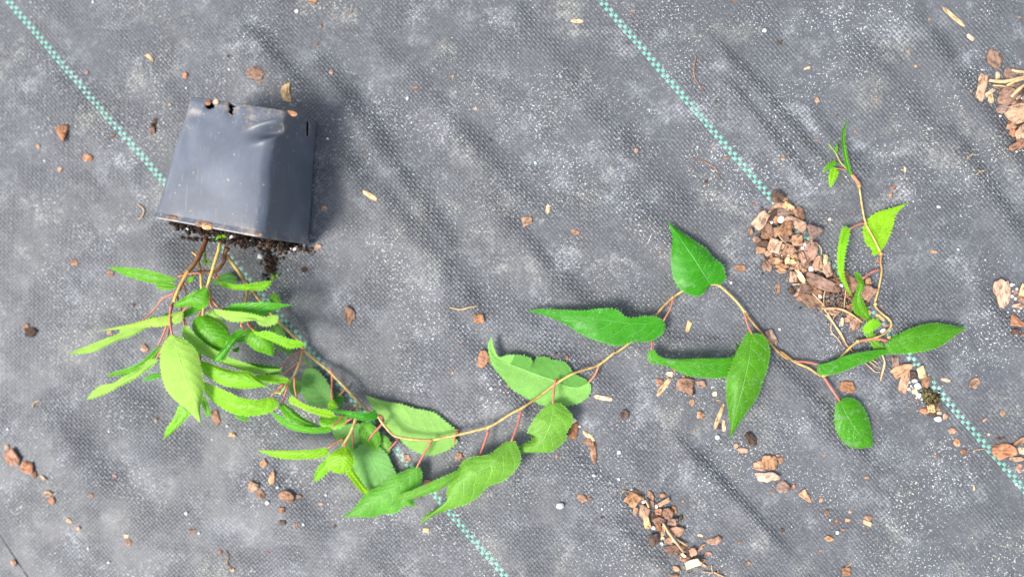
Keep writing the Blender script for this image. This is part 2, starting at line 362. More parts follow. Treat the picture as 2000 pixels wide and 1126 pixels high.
def tube(name, pts, rad, m, parent=plant, origin=ORG, n=None, knob=(), hairs=0, rs=0):
    """pts: photo x, y, height(px); rad: number or list"""
    rng = random.Random(hash((round(pts[0][0]), round(pts[0][1]))) & 0xffff)
    n = n or max(6, int(sum(math.hypot(pts[i+1][0]-pts[i][0], pts[i+1][1]-pts[i][1]) for i in range(len(pts)-1))/5))
    C3 = crom(pts, n); W = [P(p[0], p[1], max(p[2], hg(p[0], p[1])+1.5)) for p in C3]
    rr = rad if isinstance(rad, (list, tuple)) else [rad, rad]
    R = np.interp(np.linspace(0, 1, n), np.linspace(0, 1, len(rr)), rr)
    vs, fs = [], []; K = 8; prev = None
    for i, c in enumerate(W):
        tdir = (W[min(i+1, n-1)]-W[max(i-1, 0)]).normalized()
        a = tdir.cross(Vector((0, 0, 1)));  a = a.normalized() if a.length > .05 else (prev or Vector((1, 0, 0)))
        prev = a; bb = tdir.cross(a)
        r = R[i]*U*(1+.10*math.sin(i*1.7+pts[0][0])+.06*rng.uniform(-1, 1))
        for k in knob:
            d = (i/(n-1)-k)*n; r *= 1+.55*math.exp(-d*d/1.2)
        for k in range(K):
            an = 2*math.pi*k/K; vs.append(c+(a*math.cos(an)+bb*math.sin(an))*r)
    for i in range(n-1):
        for k in range(K): fs.append((i*K+k, i*K+(k+1)%K, (i+1)*K+(k+1)%K, (i+1)*K+k))
    fs.append(tuple(range(K))[::-1]); fs.append(tuple((n-1)*K+k for k in range(K)))
    for q in range(hairs):
        i = rng.randrange(n-1); c = W[i]; an = rng.uniform(0, 6.28); tdir = (W[i+1]-c).normalized()
        a = tdir.cross(Vector((0, 0, 1))).normalized(); dr = a*math.cos(an)+tdir.cross(a)*math.sin(an)
        e = c+dr*(R[i]+2.2)*U+tdir*rng.uniform(-1, 1)*U; k = len(vs)
        vs += [c+tdir*.5*U, c-tdir*.5*U, e]; fs.append((k, k+1, k+2))
    return link(name, vs, fs, m, parent, origin)

LEAVES = []
def leaf(z, mid, L, R, h=(20,20,20), e=(0,0), kind='mid', under=False, wave=0, pet=None, prad=1.7, ph=None, pm=None, label=None, hair=True, half=None):
    """mid, L, R: photo polylines base -> tip; h: heights along the midrib; e: height offset of the left / right margin"""
    mid, L, R = z(mid), z(L), z(R)
    ln = sum(math.hypot(mid[i+1][0]-mid[i][0], mid[i+1][1]-mid[i][1]) for i in range(len(mid)-1))
    n = max(14, int(ln/3.2)); rng = random.Random(int(mid[0][0]*7+mid[-1][1]))
    hh = np.interp(np.linspace(0, 1, n), np.linspace(0, 1, len(h)), h)
    M_ = crom(mid, n)
    def edge(E):
        E = [mid[0]]+[p for p in E]; 
        if math.hypot(E[-1][0]-mid[-1][0], E[-1][1]-mid[-1][1]) > .5: E.append(mid[-1])
        return crom(E, n)
    EL, ER = edge(L), edge(R)
    A = 5; vs, fs, uvs = [], [], []
    w1, w2 = rng.uniform(5, 9), rng.uniform(5, 9); p1, p2 = rng.uniform(0, 6), rng.uniform(0, 6)
    def pt(x, y, z_): return P(x, y, max(z_, hg(x, y)+1.2))
    edgeidx = []
    for i in range(n):
        t = i/(n-1); bell = math.sin(math.pi*min(1, max(0, t)))**.6
        row = []
        for s, E, ee, wf, pp in ((-1, EL, e[0], w1, p1), (1, ER, e[1], w2, p2)):
            mx, my = M_[i][0], M_[i][1]; ex, ey = E[i][0], E[i][1]
            dx, dy = ex-mx, ey-my; dl = math.hypot(dx, dy)+1e-6
            tooth = (2.2 if i % 2 else -.3)*min(1, dl/8)*rng.uniform(.5, 1.1)
            if 0 < i < n-1: ex += dx/dl*tooth; ey += dy/dl*tooth
            for q in range(A, 0, -1) if s < 0 else range(1, A+1):
                f = q/A
                z_ = hh[i]+ee*bell*f**1.6+wave*bell*f**1.5*math.sin(wf*t*2+pp) + (1.2*math.sin(math.pi*f)*bell)
                row.append((mx+(ex-mx)*f, my+(ey-my)*f, z_, s*f))
            if s < 0: row.append((mx, my, hh[i], 0))
        for (x, y, z_, uu) in row: vs.append(pt(x, y, z_)); uvs.append((uu, t))
        edgeidx.append((i*(2*A+1), i*(2*A+1)+2*A))
    W_ = 2*A+1
    for i in range(n-1):
        for k in range(W_-1): fs.append((i*W_+k, i*W_+k+1, (i+1)*W_+k+1, (i+1)*W_+k))
    # orientation
    ar = 0
    for f in fs:
        a, b_, c, d = [vs[q] for q in f]; ar += (c-a).cross(d-b_).z
    if (ar < 0) != under: fs = [f[::-1] for f in fs]
    if hair:
        for i in range(1, n-1):
            for s in (0, 1):
                for rep in range(2):
                    a = vs[edgeidx[i][s]]; b_ = vs[edgeidx[i+1][s]]; m_ = vs[i*W_+A]
                    out = (a-m_); out = out.normalized() if out.length > 1e-6 else Vector((1, 0, 0))
                    q = a.lerp(b_, rng.random()); tg = (b_-a).normalized()
                    tip = q+out*U*rng.uniform(1.6, 3.8)+tg*U*rng.uniform(.2, 1.6)+Vector((0, 0, U*rng.uniform(-.5, 1.5)))
                    k = len(vs); vs += [q-tg*.6*U-out*.3*U, q+tg*.6*U-out*.3*U, tip]; uvs += [(1, .5)]*3; fs.append((k, k+1, k+2))
    mats = [LM[kind]]; mi = None
    if half:
        mats.append(LM[half[2]]); mi = []
        for q, f in enumerate(fs):
            i_, k_ = divmod(q, W_-1)
            mi.append(1 if q < (n-1)*(W_-1) and (k_ < A) == (half[0] < 0) and i_ < half[1]*n else 0)
    o = link('leaf', vs, fs, mats, plant, ORG, uvs=uvs, midx=mi)
    if label: o['label'] = label
    if pet:
        pz = pet[0] if isinstance(pet[0], Z) else z; pp = pz(pet[1] if isinstance(pet[0], Z) else pet)
        h0 = ph if ph is not None else h[0]
        pp = [(x[0], x[1], h0+(h[0]-h0)*i/(len(pp)-1)) for i, x in enumerate(pp)]
        tube('petiole', pp, [prad*1.15, prad, prad*.85], pm or M_RED, parent=o, hairs=12)
    LEAVES.append(o); return o
def blade(z, base, tip, wl, wr, bend=0, **kw):
    """simple leaf: widths in crop px"""
    b_, t_ = np.array(base, float), np.array(tip, float); d = t_-b_; L_ = np.linalg.norm(d); d /= L_; nn = np.array([d[1], -d[0]])
    prof = [(.04,.35),(.14,.75),(.3,1.),(.48,.95),(.66,.68),(.82,.34),(.93,.13),(1,0)]
    mid = [tuple(b_+d*L_*s+nn*bend*math.sin(math.pi*s)) for s in (0,.2,.4,.6,.8,1)]
    Lp = [tuple(b_+d*L_*s+nn*(bend*math.sin(math.pi*s)+wl*w_)) for s, w_ in prof]
    Rp = [tuple(b_+d*L_*s+nn*(bend*math.sin(math.pi*s)-wr*w_)) for s, w_ in prof]
    return leaf(z, mid, Lp, Rp, **kw)

# ------------------------------------------------------------------ leaves along the trailing shoot
leaf(Z6, [(972,330),(940,318),(870,210),(800,110),(748,32)],
 [(945,335),(905,380),(850,378),(800,345),(775,300),(762,220),(768,110),(748,32)],
 [(1000,326),(1018,300),(1012,260),(1000,235),(955,200),(925,162),(870,125),(800,75),(748,32)], h=(16,26,24,14), e=(-8,-8), kind='deep', wave=1.5)
leaf(Z6, [(728,508),(640,520),(540,515),(400,497),(250,478),(68,460)],
 [(715,500),(690,490),(640,484),(590,492),(545,490),(500,455),(430,448),(350,458),(240,455),(140,452),(68,460)],
 [(728,540),(705,575),(650,602),(580,602),(510,620),(430,605),(340,570),(250,515),(150,475),(68,460)], h=(26,30,30,24,20), e=(9,-8), kind='deep', wave=2, pet=[(770,395),(757,445),(724,505)], ph=16)
leaf(Z6, [(668,642),(690,680),(750,695),(860,705),(960,712),(1055,700),(1090,640),(1068,607)],
 [(675,642),(700,672),(745,687),(800,690),(900,687),(1040,682),(1075,640),(1068,607)],
 [(650,665),(662,702),(720,714),(760,725),(830,760),(900,772),(1000,775),(1080,745),(1105,650),(1068,607)], h=(24,26,28,28,22,14), e=(16,-8), kind='deep', pet=[(672,598),(669,620),(668,645)], ph=16)
leaf(Z6, [(1148,568),(1130,700),(1100,830),(1065,960),(1037,1075)],
 [(1130,562),(1095,620),(1050,720),(1030,790),(1028,860),(1040,960),(1045,1010),(1037,1075)],
 [(1165,566),(1200,580),(1230,640),(1222,720),(1195,800),(1170,870),(1120,940),(1080,1000),(1037,1075)], h=(26,38,38,34,22), e=(-12,-8), kind='deep', wave=2, pet=[(1112,465),(1125,520),(1148,570)], ph=12)
leaf(Z7, [(592,325),(572,250),(558,170),(556,100),(577,30)], [(583,320),(562,250),(550,170),(550,100),(577,30)], [(598,322),(582,250),(566,170),(562,100),(577,30)], h=(14,16,16,14), e=(4,-1), kind='fresh')
leaf(Z7, [(508,285),(502,320),(495,355),(488,392)], [(492,290),(482,320),(480,355),(488,392)], [(520,295),(525,320),(510,355),(488,392)], h=(12,16,10), kind='lime', pet=[(575,300),(540,295),(510,290)], prad=1.2)
leaf(Z7, [(525,260),(490,270),(450,308)], [(500,258),(470,276),(450,308)], [(515,270),(480,288),(450,308)], h=(10,12,9), kind='fresh')
leaf(Z7, [(518,215),(522,185),(522,150)], [(512,205),(515,180),(522,150)], [(526,200),(528,180),(522,150)], h=(12,14,14), kind='fresh', hair=False)
leaf(Z7, [(738,738),(735,680),(755,610),(810,540),(895,470)],
 [(712,745),(705,712),(680,690),(662,640),(665,595),(690,555),(730,525),(790,505),(850,488),(895,470)],
 [(745,728),(765,700),(790,650),(812,590),(828,535),(860,500),(895,470)], h=(8,6,9,12,14), e=(-2,2), kind='lime', pet=[(765,738),(750,742),(738,738)], prad=2)
leaf(Z7, [(582,603),(562,660),(545,730),(542,800),(552,860),(575,915),(602,965)],
 [(565,598),(545,625),(530,700),(525,780),(535,850),(565,910),(602,965)],
 [(588,607),(580,660),(565,720),(556,790),(558,850),(575,900),(602,965)], h=(20,26,26,22,12), e=(-2,6), kind='lime', pet=[(668,575),(620,590),(585,612)], ph=10)
leaf(Z7, [(656,870),(640,862),(650,905),(632,950),(630,1000),(660,1045),(700,1092)],
 [(640,845),(612,838),(620,865),(632,895),(618,950),(603,1000),(615,1045),(655,1070),(700,1092)],
 [(660,885),(661,910),(645,950),(655,985),(678,1030),(700,1092)], h=(18,24,20,16,10,6), e=(5,-3), kind='fresh', pet=[(748,820),(700,835),(655,870)], ph=10)
leaf(Z9, [(488,292),(440,300),(390,320),(340,338)], [(460,262),(420,258),(375,285),(350,315),(340,338)], [(475,305),(430,335),(390,355),(355,357),(340,338)], h=(16,18,14), kind='lime', pet=[(545,300),(520,305),(488,292)], prad=1.3)
leaf(Z9, [(375,350),(400,400),(445,450),(530,485)], [(400,345),(430,370),(455,420),(500,455),(530,485)], [(360,365),(378,400),(410,452),(437,490),(480,497),(530,485)], h=(8,8,8,6), kind='mid')
leaf(Z8, [(315,405),(380,395),(460,365),(560,345),(650,330),(720,348)],
 [(340,402),(400,385),(450,362),(540,342),(640,328),(680,330),(720,348)],
 [(316,445),(340,458),(400,452),(470,430),(540,400),(590,385),(660,352),(720,348)], h=(10,16,16,12,8), e=(5,-3), kind='deep', pet=[(195,390),(250,392),(315,405)], ph=8, prad=2)
leaf(Z8, [(676,290),(760,272),(860,255),(950,245),(1095,212)],
 [(690,278),(720,258),(800,222),(870,200),(935,192),(1000,203),(1050,210),(1095,212)],
 [(672,310),(690,335),(720,345),(790,345),(860,335),(930,318),(990,285),(1045,245),(1095,212)], h=(14,22,22,14), e=(-5,-7), kind='deep', wave=2, pet=[(525,283),(570,278),(620,272),(678,282)], ph=10, prad=2.3)
leaf(Z8, [(430,598),(470,680),(510,745),(560,800),(594,838)],
 [(415,610),(403,670),(408,730),(430,780),(470,825),(530,843),(575,835),(594,838)],
 [(445,588),(480,582),(530,605),(565,660),(585,720),(598,780),(600,815),(594,838)], h=(14,20,18,10), e=(-7,-7), kind='deep', wave=1.5, pet=[(345,470),(385,530),(430,598)], ph=9, prad=2.1)
leaf(Z5, [(1435,298),(1380,325),(1310,318),(1240,285),(1170,262),(1060,220),(960,180),(905,120),(898,47)],
 [(1415,285),(1350,250),(1330,220),(1290,185),(1240,180),(1200,162),(1150,165),(1128,190),(1110,165),(1060,153),(990,150),(940,158),(912,110),(898,47)],
 [(1445,320),(1435,370),(1380,410),(1310,425),(1200,425),(1140,405),(1070,370),(1010,330),(960,270),(905,200),(883,110),(898,47)], h=(12,9,8,10,14,20,26), e=(9,1), kind='pale', under=True, wave=2, half=(-1, .68, 'curl'), pet=[(1490,208),(1468,260),(1435,298)], ph=16, prad=2.2)
leaf(Z5, [(1238,415),(1230,500),(1200,580),(1160,640),(1080,675),(993,738)],
 [(1215,425),(1180,450),(1140,500),(1098,575),(1128,576),(1142,585),(1133,605),(1100,630),(1050,655),(1010,700),(993,738)],
 [(1260,412),(1290,425),(1340,480),(1345,520),(1310,575),(1312,605),(1270,650),(1220,680),(1120,683),(1060,695),(993,738)], h=(34,42,40,34,30), e=(-10,-8), kind='mid', wave=4, pet=[(1268,300),(1256,278),(1246,320),(1242,360),(1238,415)], ph=20, prad=2.2)
leaf(Z5, [(1010,622),(960,685),(880,760),(800,800),(730,850),(680,920),(600,1000),(507,1083)],
 [(990,625),(950,650),(890,695),(800,710),(745,735),(720,780),(670,860),(655,920),(650,950),(600,990),(540,1030),(507,1083)],
 [(1025,622),(1045,660),(1057,700),(1055,740),(1010,800),(960,840),(880,870),(820,930),(750,970),(680,990),(600,1020),(550,1050),(507,1083)], h=(40,54,54,46,34,26), e=(-14,-12), kind='mid', wave=4, pet=[(1065,445),(1045,530),(1010,622)], ph=22, prad=2.2)
leaf(Z5, [(835,700),(790,745),(720,793),(640,845),(560,880),(480,910),(410,925),(342,985)],
 [(825,702),(780,730),(720,778),(640,818),(560,853),(480,888),(410,912),(365,940),(342,985)],
 [(850,708),(790,762),(720,812),(640,872),(560,907),(480,930),(410,940),(370,955),(342,985)], h=(30,36,44,46,46,42), e=(6,-6), kind='mid', pet=[(885,560),(862,630),(835,700)], ph=22, prad=2.2)
leaf(Z5, [(490,765),(420,840),(330,900),(240,960),(160,1010),(75,1037)],
 [(465,768),(430,785),(370,810),(330,840),(270,880),(220,900),(180,950),(140,1000),(75,1037)],
 [(505,768),(515,800),(510,850),(488,885),(468,930),(474,984),(430,972),(370,1015),(300,1020),(240,1038),(160,1035),(75,1037)], h=(26,32,32,28,24), e=(-8,-12), kind='mid', wave=3, pet=[(570,622),(530,690),(490,765)], ph=24, prad=2.2)
leaf(Z5, [(702,605),(590,580),(480,545),(380,490),(290,430),(208,370)],
 [(712,570),(690,550),(640,510),(590,470),(540,455),(480,445),(400,420),(330,408),(260,390),(208,370)],
 [(713,622),(680,655),(630,680),(570,697),(500,685),(440,650),(400,610),(350,570),(310,530),(280,480),(240,420),(208,370)], h=(8,7,8,9,12), e=(2,1), kind='pale', under=True, pet=[(720,558),(706,575),(690,635),(702,606)], prad=1.9)
leaf(Z5, [(215,630),(228,700),(262,770),(300,830),(330,895)],
 [(190,638),(165,655),(145,700),(150,780),(180,840),(225,880),(280,905),(330,895)],
 [(235,632),(270,645),(320,690),(350,750),(372,805),(365,860),(330,895)], h=(20,14,10,8), e=(3,0), kind='dull', under=True, pet=[(275,480),(298,485),(303,520),(250,580),(215,630)], ph=34, prad=2.2)
# ------------------------------------------------------------------ leaves of the crowded middle
leaf(Z4, [(848,352),(780,372),(700,362),(600,340),(490,316)], [(840,332),(800,350),(740,348),(660,340),(580,328),(490,316)], [(850,380),(820,398),(760,398),(690,382),(600,352),(490,316)], h=(50,60,60,56,52), e=(6,-10), kind='deep')
leaf(Z4, [(275,266),(330,285),(400,318),(480,345),(580,368)], [(300,243),(335,270),(400,303),(470,324),(540,337),(580,368)], [(290,285),(330,305),(400,337),(480,365),(540,378),(580,368)], h=(84,90,86,80), e=(6,-3), kind='lime', pet=[Z3,[(610,740),(612,810),(630,885),(600,885)]], ph=88)
leaf(Z4, [(232,285),(262,330),(320,380),(400,420),(490,436)], [(245,290),(290,320),(350,370),(420,410),(490,436)], [(222,295),(232,340),(270,390),(330,415),(400,440),(490,436)], h=(78,80,76,68), e=(-6,3), kind='fresh', pet=[Z3,[(572,790),(552,840),(540,900)]], ph=84)
leaf(Z4, [(555,447),(470,468),(370,455),(280,425),(210,385),(158,345)], [(530,440),(470,450),(380,440),(300,415),(230,375),(158,345)], [(540,470),(450,480),(370,472),(290,452),(220,412),(158,345)], h=(70,74,72,68), e=(8,-6), kind='fresh', pet=[(637,358),(600,402),(555,447)], ph=52)
leaf(Z4, [(530,580),(430,600),(300,605),(190,602),(75,592)], [(515,576),(430,590),(300,595),(190,595),(75,592)], [(535,610),(500,632),(400,645),(260,645),(180,630),(120,608),(75,592)], h=(60,66,66,62), e=(5,-8), kind='lime', pet=[(637,512),(590,540),(530,578)], ph=50)
leaf(Z4, [(640,568),(630,620),(618,680),(610,745)], [(610,578),(560,610),(530,640),(525,690),(560,725),(610,745)], [(660,578),(685,612),(699,660),(690,700),(660,725),(610,745)], h=(58,70,70,62), e=(-6,-6), kind='lime', pet=[(665,500),(650,540),(640,570)], ph=50)
leaf(Z4, [(560,640),(510,690),(470,740),(440,797)], [(530,640),(480,690),(450,740),(440,797)], [(560,680),(540,715),(500,760),(440,797)], h=(52,52,44,36), e=(4,-2), kind='lime')
leaf(Z4, [(650,700),(700,770),(740,820),(778,885)], [(640,728),(680,780),(735,848),(778,885)], [(688,712),(720,760),(770,830),(797,856),(778,885)], h=(50,40,30,20), e=(3,-3), kind='lime')
leaf(Z4, [(655,385),(600,400),(540,410),(480,380)], [(640,372),(580,372),(520,366),(480,366)], [(650,420),(590,455),(520,450),(482,430),(478,395)], h=(40,36,32), kind='lime', hair=False)
leaf(Z4, [(560,462),(640,500),(730,520),(820,530),(870,545)], [(610,440),(700,420),(790,440),(850,480),(870,545)], [(575,505),(610,545),(690,600),(770,600),(840,575),(870,545)], h=(14,12,10,10), kind='dull', under=True)
leaf(Z4, [(740,420),(780,460),(820,530),(850,590)], [(780,410),(840,450),(868,510),(865,560),(850,590)], [(730,470),(750,520),(790,570),(830,590),(850,590)], h=(24,22,18), kind='fresh')
leaf(Z4, [(860,500),(890,550),(908,628)], [(890,495),(925,530),(936,580),(908,628)], [(852,530),(865,570),(885,605),(908,628)], h=(12,12,9), kind='mid', pet=[(985,525),(950,560),(925,590)], prad=1.8)
leaf(Z4, [(578,302),(530,270),(480,200),(440,130),(405,62)], [(570,275),(560,235),(545,190),(515,135),(475,90),(440,66),(405,62)], [(545,303),(500,308),(430,300),(380,255),(362,190),(366,120),(385,75),(405,62)], h=(22,14,12,10), e=(1,2), kind='dull', under=True, pet=[(540,68),(556,90),(558,170),(555,240),(578,302)], ph=26, prad=2)
leaf(Z4, [(578,300),(560,300),(540,305),(600,330)], [(560,285),(530,298),(600,330)], [(575,320),(600,332)], h=(24,24,22), kind='fresh', hair=False)
leaf(Z4, [(620,225),(600,260),(590,300)], [(580,225),(572,260),(590,300)], [(630,260),(625,290),(590,300)], h=(10,10,8), kind='dull', pet=[(655,180),(635,205),(600,240)], prad=1.7)
leaf(Z4, [(690,560),(680,590),(700,600)], [(670,570),(680,590),(700,600)], [(700,570),(705,585),(700,600)], h=(20,18,16), kind='mid', hair=False, pet=[(690,480),(695,530),(695,570)], ph=40)
# around the side shoots (Z3)
leaf(Z3, [(135,140),(200,180),(280,190),(370,188),(440,170),(478,150)], [(170,160),(250,176),(330,171),(400,161),(445,155),(478,150)], [(150,168),(200,195),(280,204),(360,206),(430,200),(478,150)], h=(96,100,98,94), e=(6,-5), kind='lime', pet=[(55,82),(100,112),(135,140)], ph=100)
leaf(Z3, [(105,165),(160,140),(210,130),(258,135)], [(130,135),(170,115),(215,107),(258,135)], [(150,170),(200,170),(250,160),(258,135)], h=(20,16,14), kind='dull')
leaf(Z3, [(470,288),(485,260),(492,226)], [(458,270),(465,245),(492,226)], [(512,290),(518,260),(510,238),(492,226)], h=(16,22,22), kind='fresh')
leaf(Z3, [(178,320),(280,322),(380,325),(480,312),(595,298)], [(250,295),(340,287),(430,284),(500,291),(595,298)], [(190,342),(260,346),(340,351),(400,358),(470,337),(530,314),(595,298)], h=(100,104,102,98), e=(5,-6), kind='fresh', pet=[(98,205),(92,250),(130,300),(178,320)], ph=104)
leaf(Z3, [(115,322),(190,350),(270,370),(350,378),(430,392),(514,370)], [(200,335),(300,345),(360,356),(420,372),(470,362),(514,370)], [(130,345),(180,375),(230,396),(300,396),(365,390),(392,416),(440,426),(500,406),(514,370)], h=(106,114,116,110,104), e=(8,-2), kind='lime', under=True, wave=2, pet=[(95,230),(95,290),(115,322)], ph=104)
leaf(Z3, [(20,365),(60,430),(110,500),(175,580)], [(-5,390),(-12,430),(0,470),(30,515),(80,555),(130,575),(175,580)], [(50,363),(90,385),(150,420),(190,460),(213,510),(208,550),(175,580)], h=(98,106,104,92), e=(-8,-8), kind='fresh', pet=[(50,310),(35,340),(20,365)], ph=100)
leaf(Z3, [(97,320),(105,370),(150,420),(215,495)], [(115,345),(160,385),(200,440),(215,495)], [(60,372),(90,400),(140,440),(215,495)], h=(94,88,84,78), kind='lime', under=True, pet=[(92,210),(100,270),(97,320)], ph=104)
leaf(Z3, [(312,455),(260,485),(200,550),(113,642)], [(285,450),(260,455),(215,495),(165,570),(113,642)], [(305,470),(270,502),(232,545),(200,592),(160,637),(113,642)], h=(100,110,112,106), e=(4,-6), kind='fresh', wave=2, pet=[(290,385),(285,420),(312,455)], ph=96)
leaf(Z3, [(350,428),(370,480),(420,540),(477,610)], [(325,440),(310,460),(320,520),(370,570),(430,592),(477,610)], [(370,440),(400,470),(450,500),(482,560),(477,610)], h=(84,88,84,74), e=(-5,-5), kind='fresh', pet=[(330,400),(350,430)], ph=90)
leaf(Z3, [(345,440),(430,478),(510,510),(590,532),(680,542)], [(380,460),(450,460),(520,488),(580,507),(640,520),(680,542)], [(385,480),(450,506),(520,536),(580,559),(640,553),(680,542)], h=(90,96,94,86), e=(5,-4), kind='lime', pet=[(325,400),(335,430),(380,462)], ph=92)
leaf(Z3, [(480,425),(510,500),(540,550),(595,598)], [(520,425),(560,500),(592,550),(595,598)], [(468,450),(475,510),(510,560),(560,590),(595,598)], h=(18,16,14), kind='dull')
leaf(Z3, [(-62,420),(-25,495),(40,555),(120,605),(220,645),(330,680),(430,697),(530,690)],
 [(-40,432),(0,480),(70,540),(150,590),(200,615),(300,650),(400,684),(460,688),(530,690)], [(-78,450),(-62,500),(0,560),(60,600),(130,635),(220,665),(300,695),(380,710),(450,712),(530,690)][1:] if False else [(-76,455),(-62,500),(0,562),(60,602),(130,637),(220,667),(300,697),(380,712),(450,712),(530,690)], h=(112,108,100,94,88,84), e=(4,-4), kind='fresh', pet=[Z2,[(600,300),(625,400),(640,460),(648,492)]], ph=118, under=True)
leaf(Z3, [(270,650),(350,668),(440,690),(525,715)], [(350,653),(440,667),(520,682),(525,715)], [(300,670),(380,700),(460,722),(525,715)], h=(70,72,72), kind='deep')
leaf(Z3, [(492,832),(420,785),(320,755),(200,722),(110,685),(25,640)],
 [(440,800),(400,797),(320,804),(250,800),(180,785),(110,750),(60,715),(32,670),(25,640)], [(425,782),(380,745),(330,708),(250,705),(150,680),(80,650),(25,640)], h=(100,110,116,112,104), e=(-7,-5), kind='lime', pet=[(560,790),(530,830),(492,832)], ph=96, pm=M_PGRN)
leaf(Z3, [(580,752),(510,752),(440,748),(370,738)], [(530,735),(450,727),(370,728)], [(580,766),(520,776),(450,771),(385,760),(370,738)], h=(80,82,80), kind='lime')
leaf(Z3, [(470,866),(420,886),(320,906),(210,890),(120,840),(50,762)],
 [(490,870),(510,905),(470,946),(400,966),(310,971),(220,950),(150,910),(90,860),(52,800),(50,762)], [(440,868),(370,880),(280,865),(200,830),(110,790),(50,762)], h=(96,104,106,100,90), e=(-12,8), kind='lime', pet=[(545,778),(500,820),(462,862)], ph=92)
leaf(Z3, [(240,965),(290,985),(340,1002)], [(270,962),(310,980),(340,1002)], [(260,985),(300,1000),(340,1002)], h=(60,60,58), kind='fresh')
leaf(Z3, [(40,840),(65,900),(82,978)], [(65,865),(88,920),(96,965),(82,978)], [(38,870),(55,930),(74,972),(82,978)], h=(60,56,50), kind='fresh')
leaf(Z3, [(650,760),(620,800),(610,850)], [(590,762),(580,800),(590,840),(610,850)], [(650,790),(645,830),(610,850)], h=(40,40,36), kind='dull')
leaf(Z3, [(672,610),(690,648),(742,660)], [(680,640),(710,652),(742,658)], [(670,640),(690,662),(742,662)], h=(20,20,18), kind='fresh', hair=False)
# ------------------------------------------------------------------ left hand side (Z2)
leaf(Z2, [(612,240),(520,228),(420,208),(320,190),(236,174)], [(560,224),(480,200),(400,184),(320,177),(236,172)], [(570,256),(500,261),(440,251),(370,231),(300,206),(236,176)], h=(124,130,126,118), e=(5,-7), kind='fresh', pet=[(735,203),(680,208),(612,225)], ph=118)
leaf(Z2, [(605,280),(550,276),(488,270)], [(580,266),(530,262),(488,270)], [(590,290),(540,297),(500,285),(488,270)], h=(112,114,112), kind='fresh')
leaf(Z2, [(588,380),(650,355),(720,325),(776,290)], [(640,345),(700,310),(755,287),(776,290)], [(600,392),(680,385),(730,398),(770,385),(783,340),(776,290)], h=(132,140,136), e=(4,-8), kind='fresh', wave=2)
leaf(Z2, [(640,412),(560,455),(460,478),(330,498),(185,521)], [(600,425),(540,444),(450,460),(360,484),(280,500),(185,521)], [(632,465),(590,481),(520,495),(420,500),(300,511),(185,523)], h=(126,134,130,118), e=(6,-4), kind='lime', under=True, pet=[(677,380),(660,395),(640,412)], ph=126)
leaf(Z2, [(482,430),(400,505),(290,552),(170,605),(18,647)], [(440,463),(380,488),(300,513),(288,538),(200,573),(120,604),(18,645)], [(482,465),(440,502),(360,547),(290,570),(210,607),(130,640),(18,649)], h=(112,112,108,100,90), e=(3,-3), kind='fresh', under=True, pet=[(598,312),(530,345),(485,400),(415,468)], ph=118)
leaf(Z2, [(520,598),(450,680),(340,745),(222,768)], [(470,640),(400,700),(320,732),(222,764)], [(520,625),(450,712),(390,742),(310,764),(222,770)], h=(98,98,90,80), e=(3,-5), kind='fresh', pet=[(552,490),(530,545),(505,600)], ph=112)
leaf(Z2, [(495,672),(420,728),(320,795),(220,845),(116,898)], [(450,688),(400,730),(320,770),(260,810),(180,830),(116,893)], [(492,692),(430,746),(360,792),(280,832),(200,872),(116,900)], h=(116,118,110,100), e=(4,-4), kind='lime', under=True, wave=2, pet=[(560,540),(530,610),(492,675)], ph=122)
leaf(Z2, [(522,765),(480,772),(420,795)], [(500,757),(460,765),(420,795)], [(515,775),(470,788),(420,797)], h=(80,80,76), kind='fresh')
leaf(Z2, [(582,542),(612,650),(652,780),(700,900),(737,1027)],
 [(560,560),(525,620),(515,690),(530,790),(560,860),(610,910),(660,950),(700,990),(737,1027)],
 [(605,552),(650,575),(700,620),(725,680),(748,800),(745,880),(733,940),(737,1027)], h=(130,138,138,128,110), e=(-4,-10), kind='lime', under=True, pet=[(575,380),(568,440),(572,500),(582,545)], ph=132, prad=2.2)
leaf(Z2, [(650,955),(600,1030),(533,1117)], [(620,932),(590,1000),(550,1060),(533,1117)], [(680,975),(650,1010),(600,1060),(533,1117)], h=(90,86,76), e=(3,-2), kind='lime')
leaf(Z2, [(632,432),(700,402),(760,395)], [(660,408),(710,392),(760,395)], [(640,450),(700,425),(760,400)], h=(108,108,104), kind='fresh')
leaf(Z2, [(530,438),(560,425),(585,432)], [(545,425),(570,420),(585,432)], [(540,442),(565,442),(585,432)], h=(106,106,104), kind='fresh', hair=False)
blade(Z2, (660,255), (715,215), 12, 14, h=(90,92,90), kind='lime', hair=False)
blade(Z2, (745,135), (805,155), 8, 8, h=(86,90,90), kind='lime', hair=False)
blade(Z1, (415,868), (385,893), 10, 9, h=(150,152,150), kind='lime', hair=False)
blade(Z1, (418,870), (448,882), 8, 8, h=(150,152,150), kind='lime', hair=False)
blade(Z3, (470,140), (490,115), 10, 8, h=(6,8,8), kind='lime', hair=False)
blade(Z3, (495,125), (515,105), 7, 7, h=(6,8,8), kind='lime', hair=False)
blade(Z3, (660,250), (690,262), 5, 5, h=(6,8,8), kind='lime', hair=False) if False else None
blade(Z2, (700,640), (745,650), 14, 12, h=(70,70,68), kind='fresh')
blade(Z3, (250,560), (262,585), 20, 20, h=(60,60,58), kind='fresh')
blade(Z3, (250,470), (215,530), 22, 10, h=(90,90,86), kind='deep')
blade(Z3, (320,500), (250,520), 18, 20, h=(66,66,64), kind='fresh')
blade(Z5, (0,420), (60,440), 30, 20, h=(30,28,24), kind='lime', hair=False)

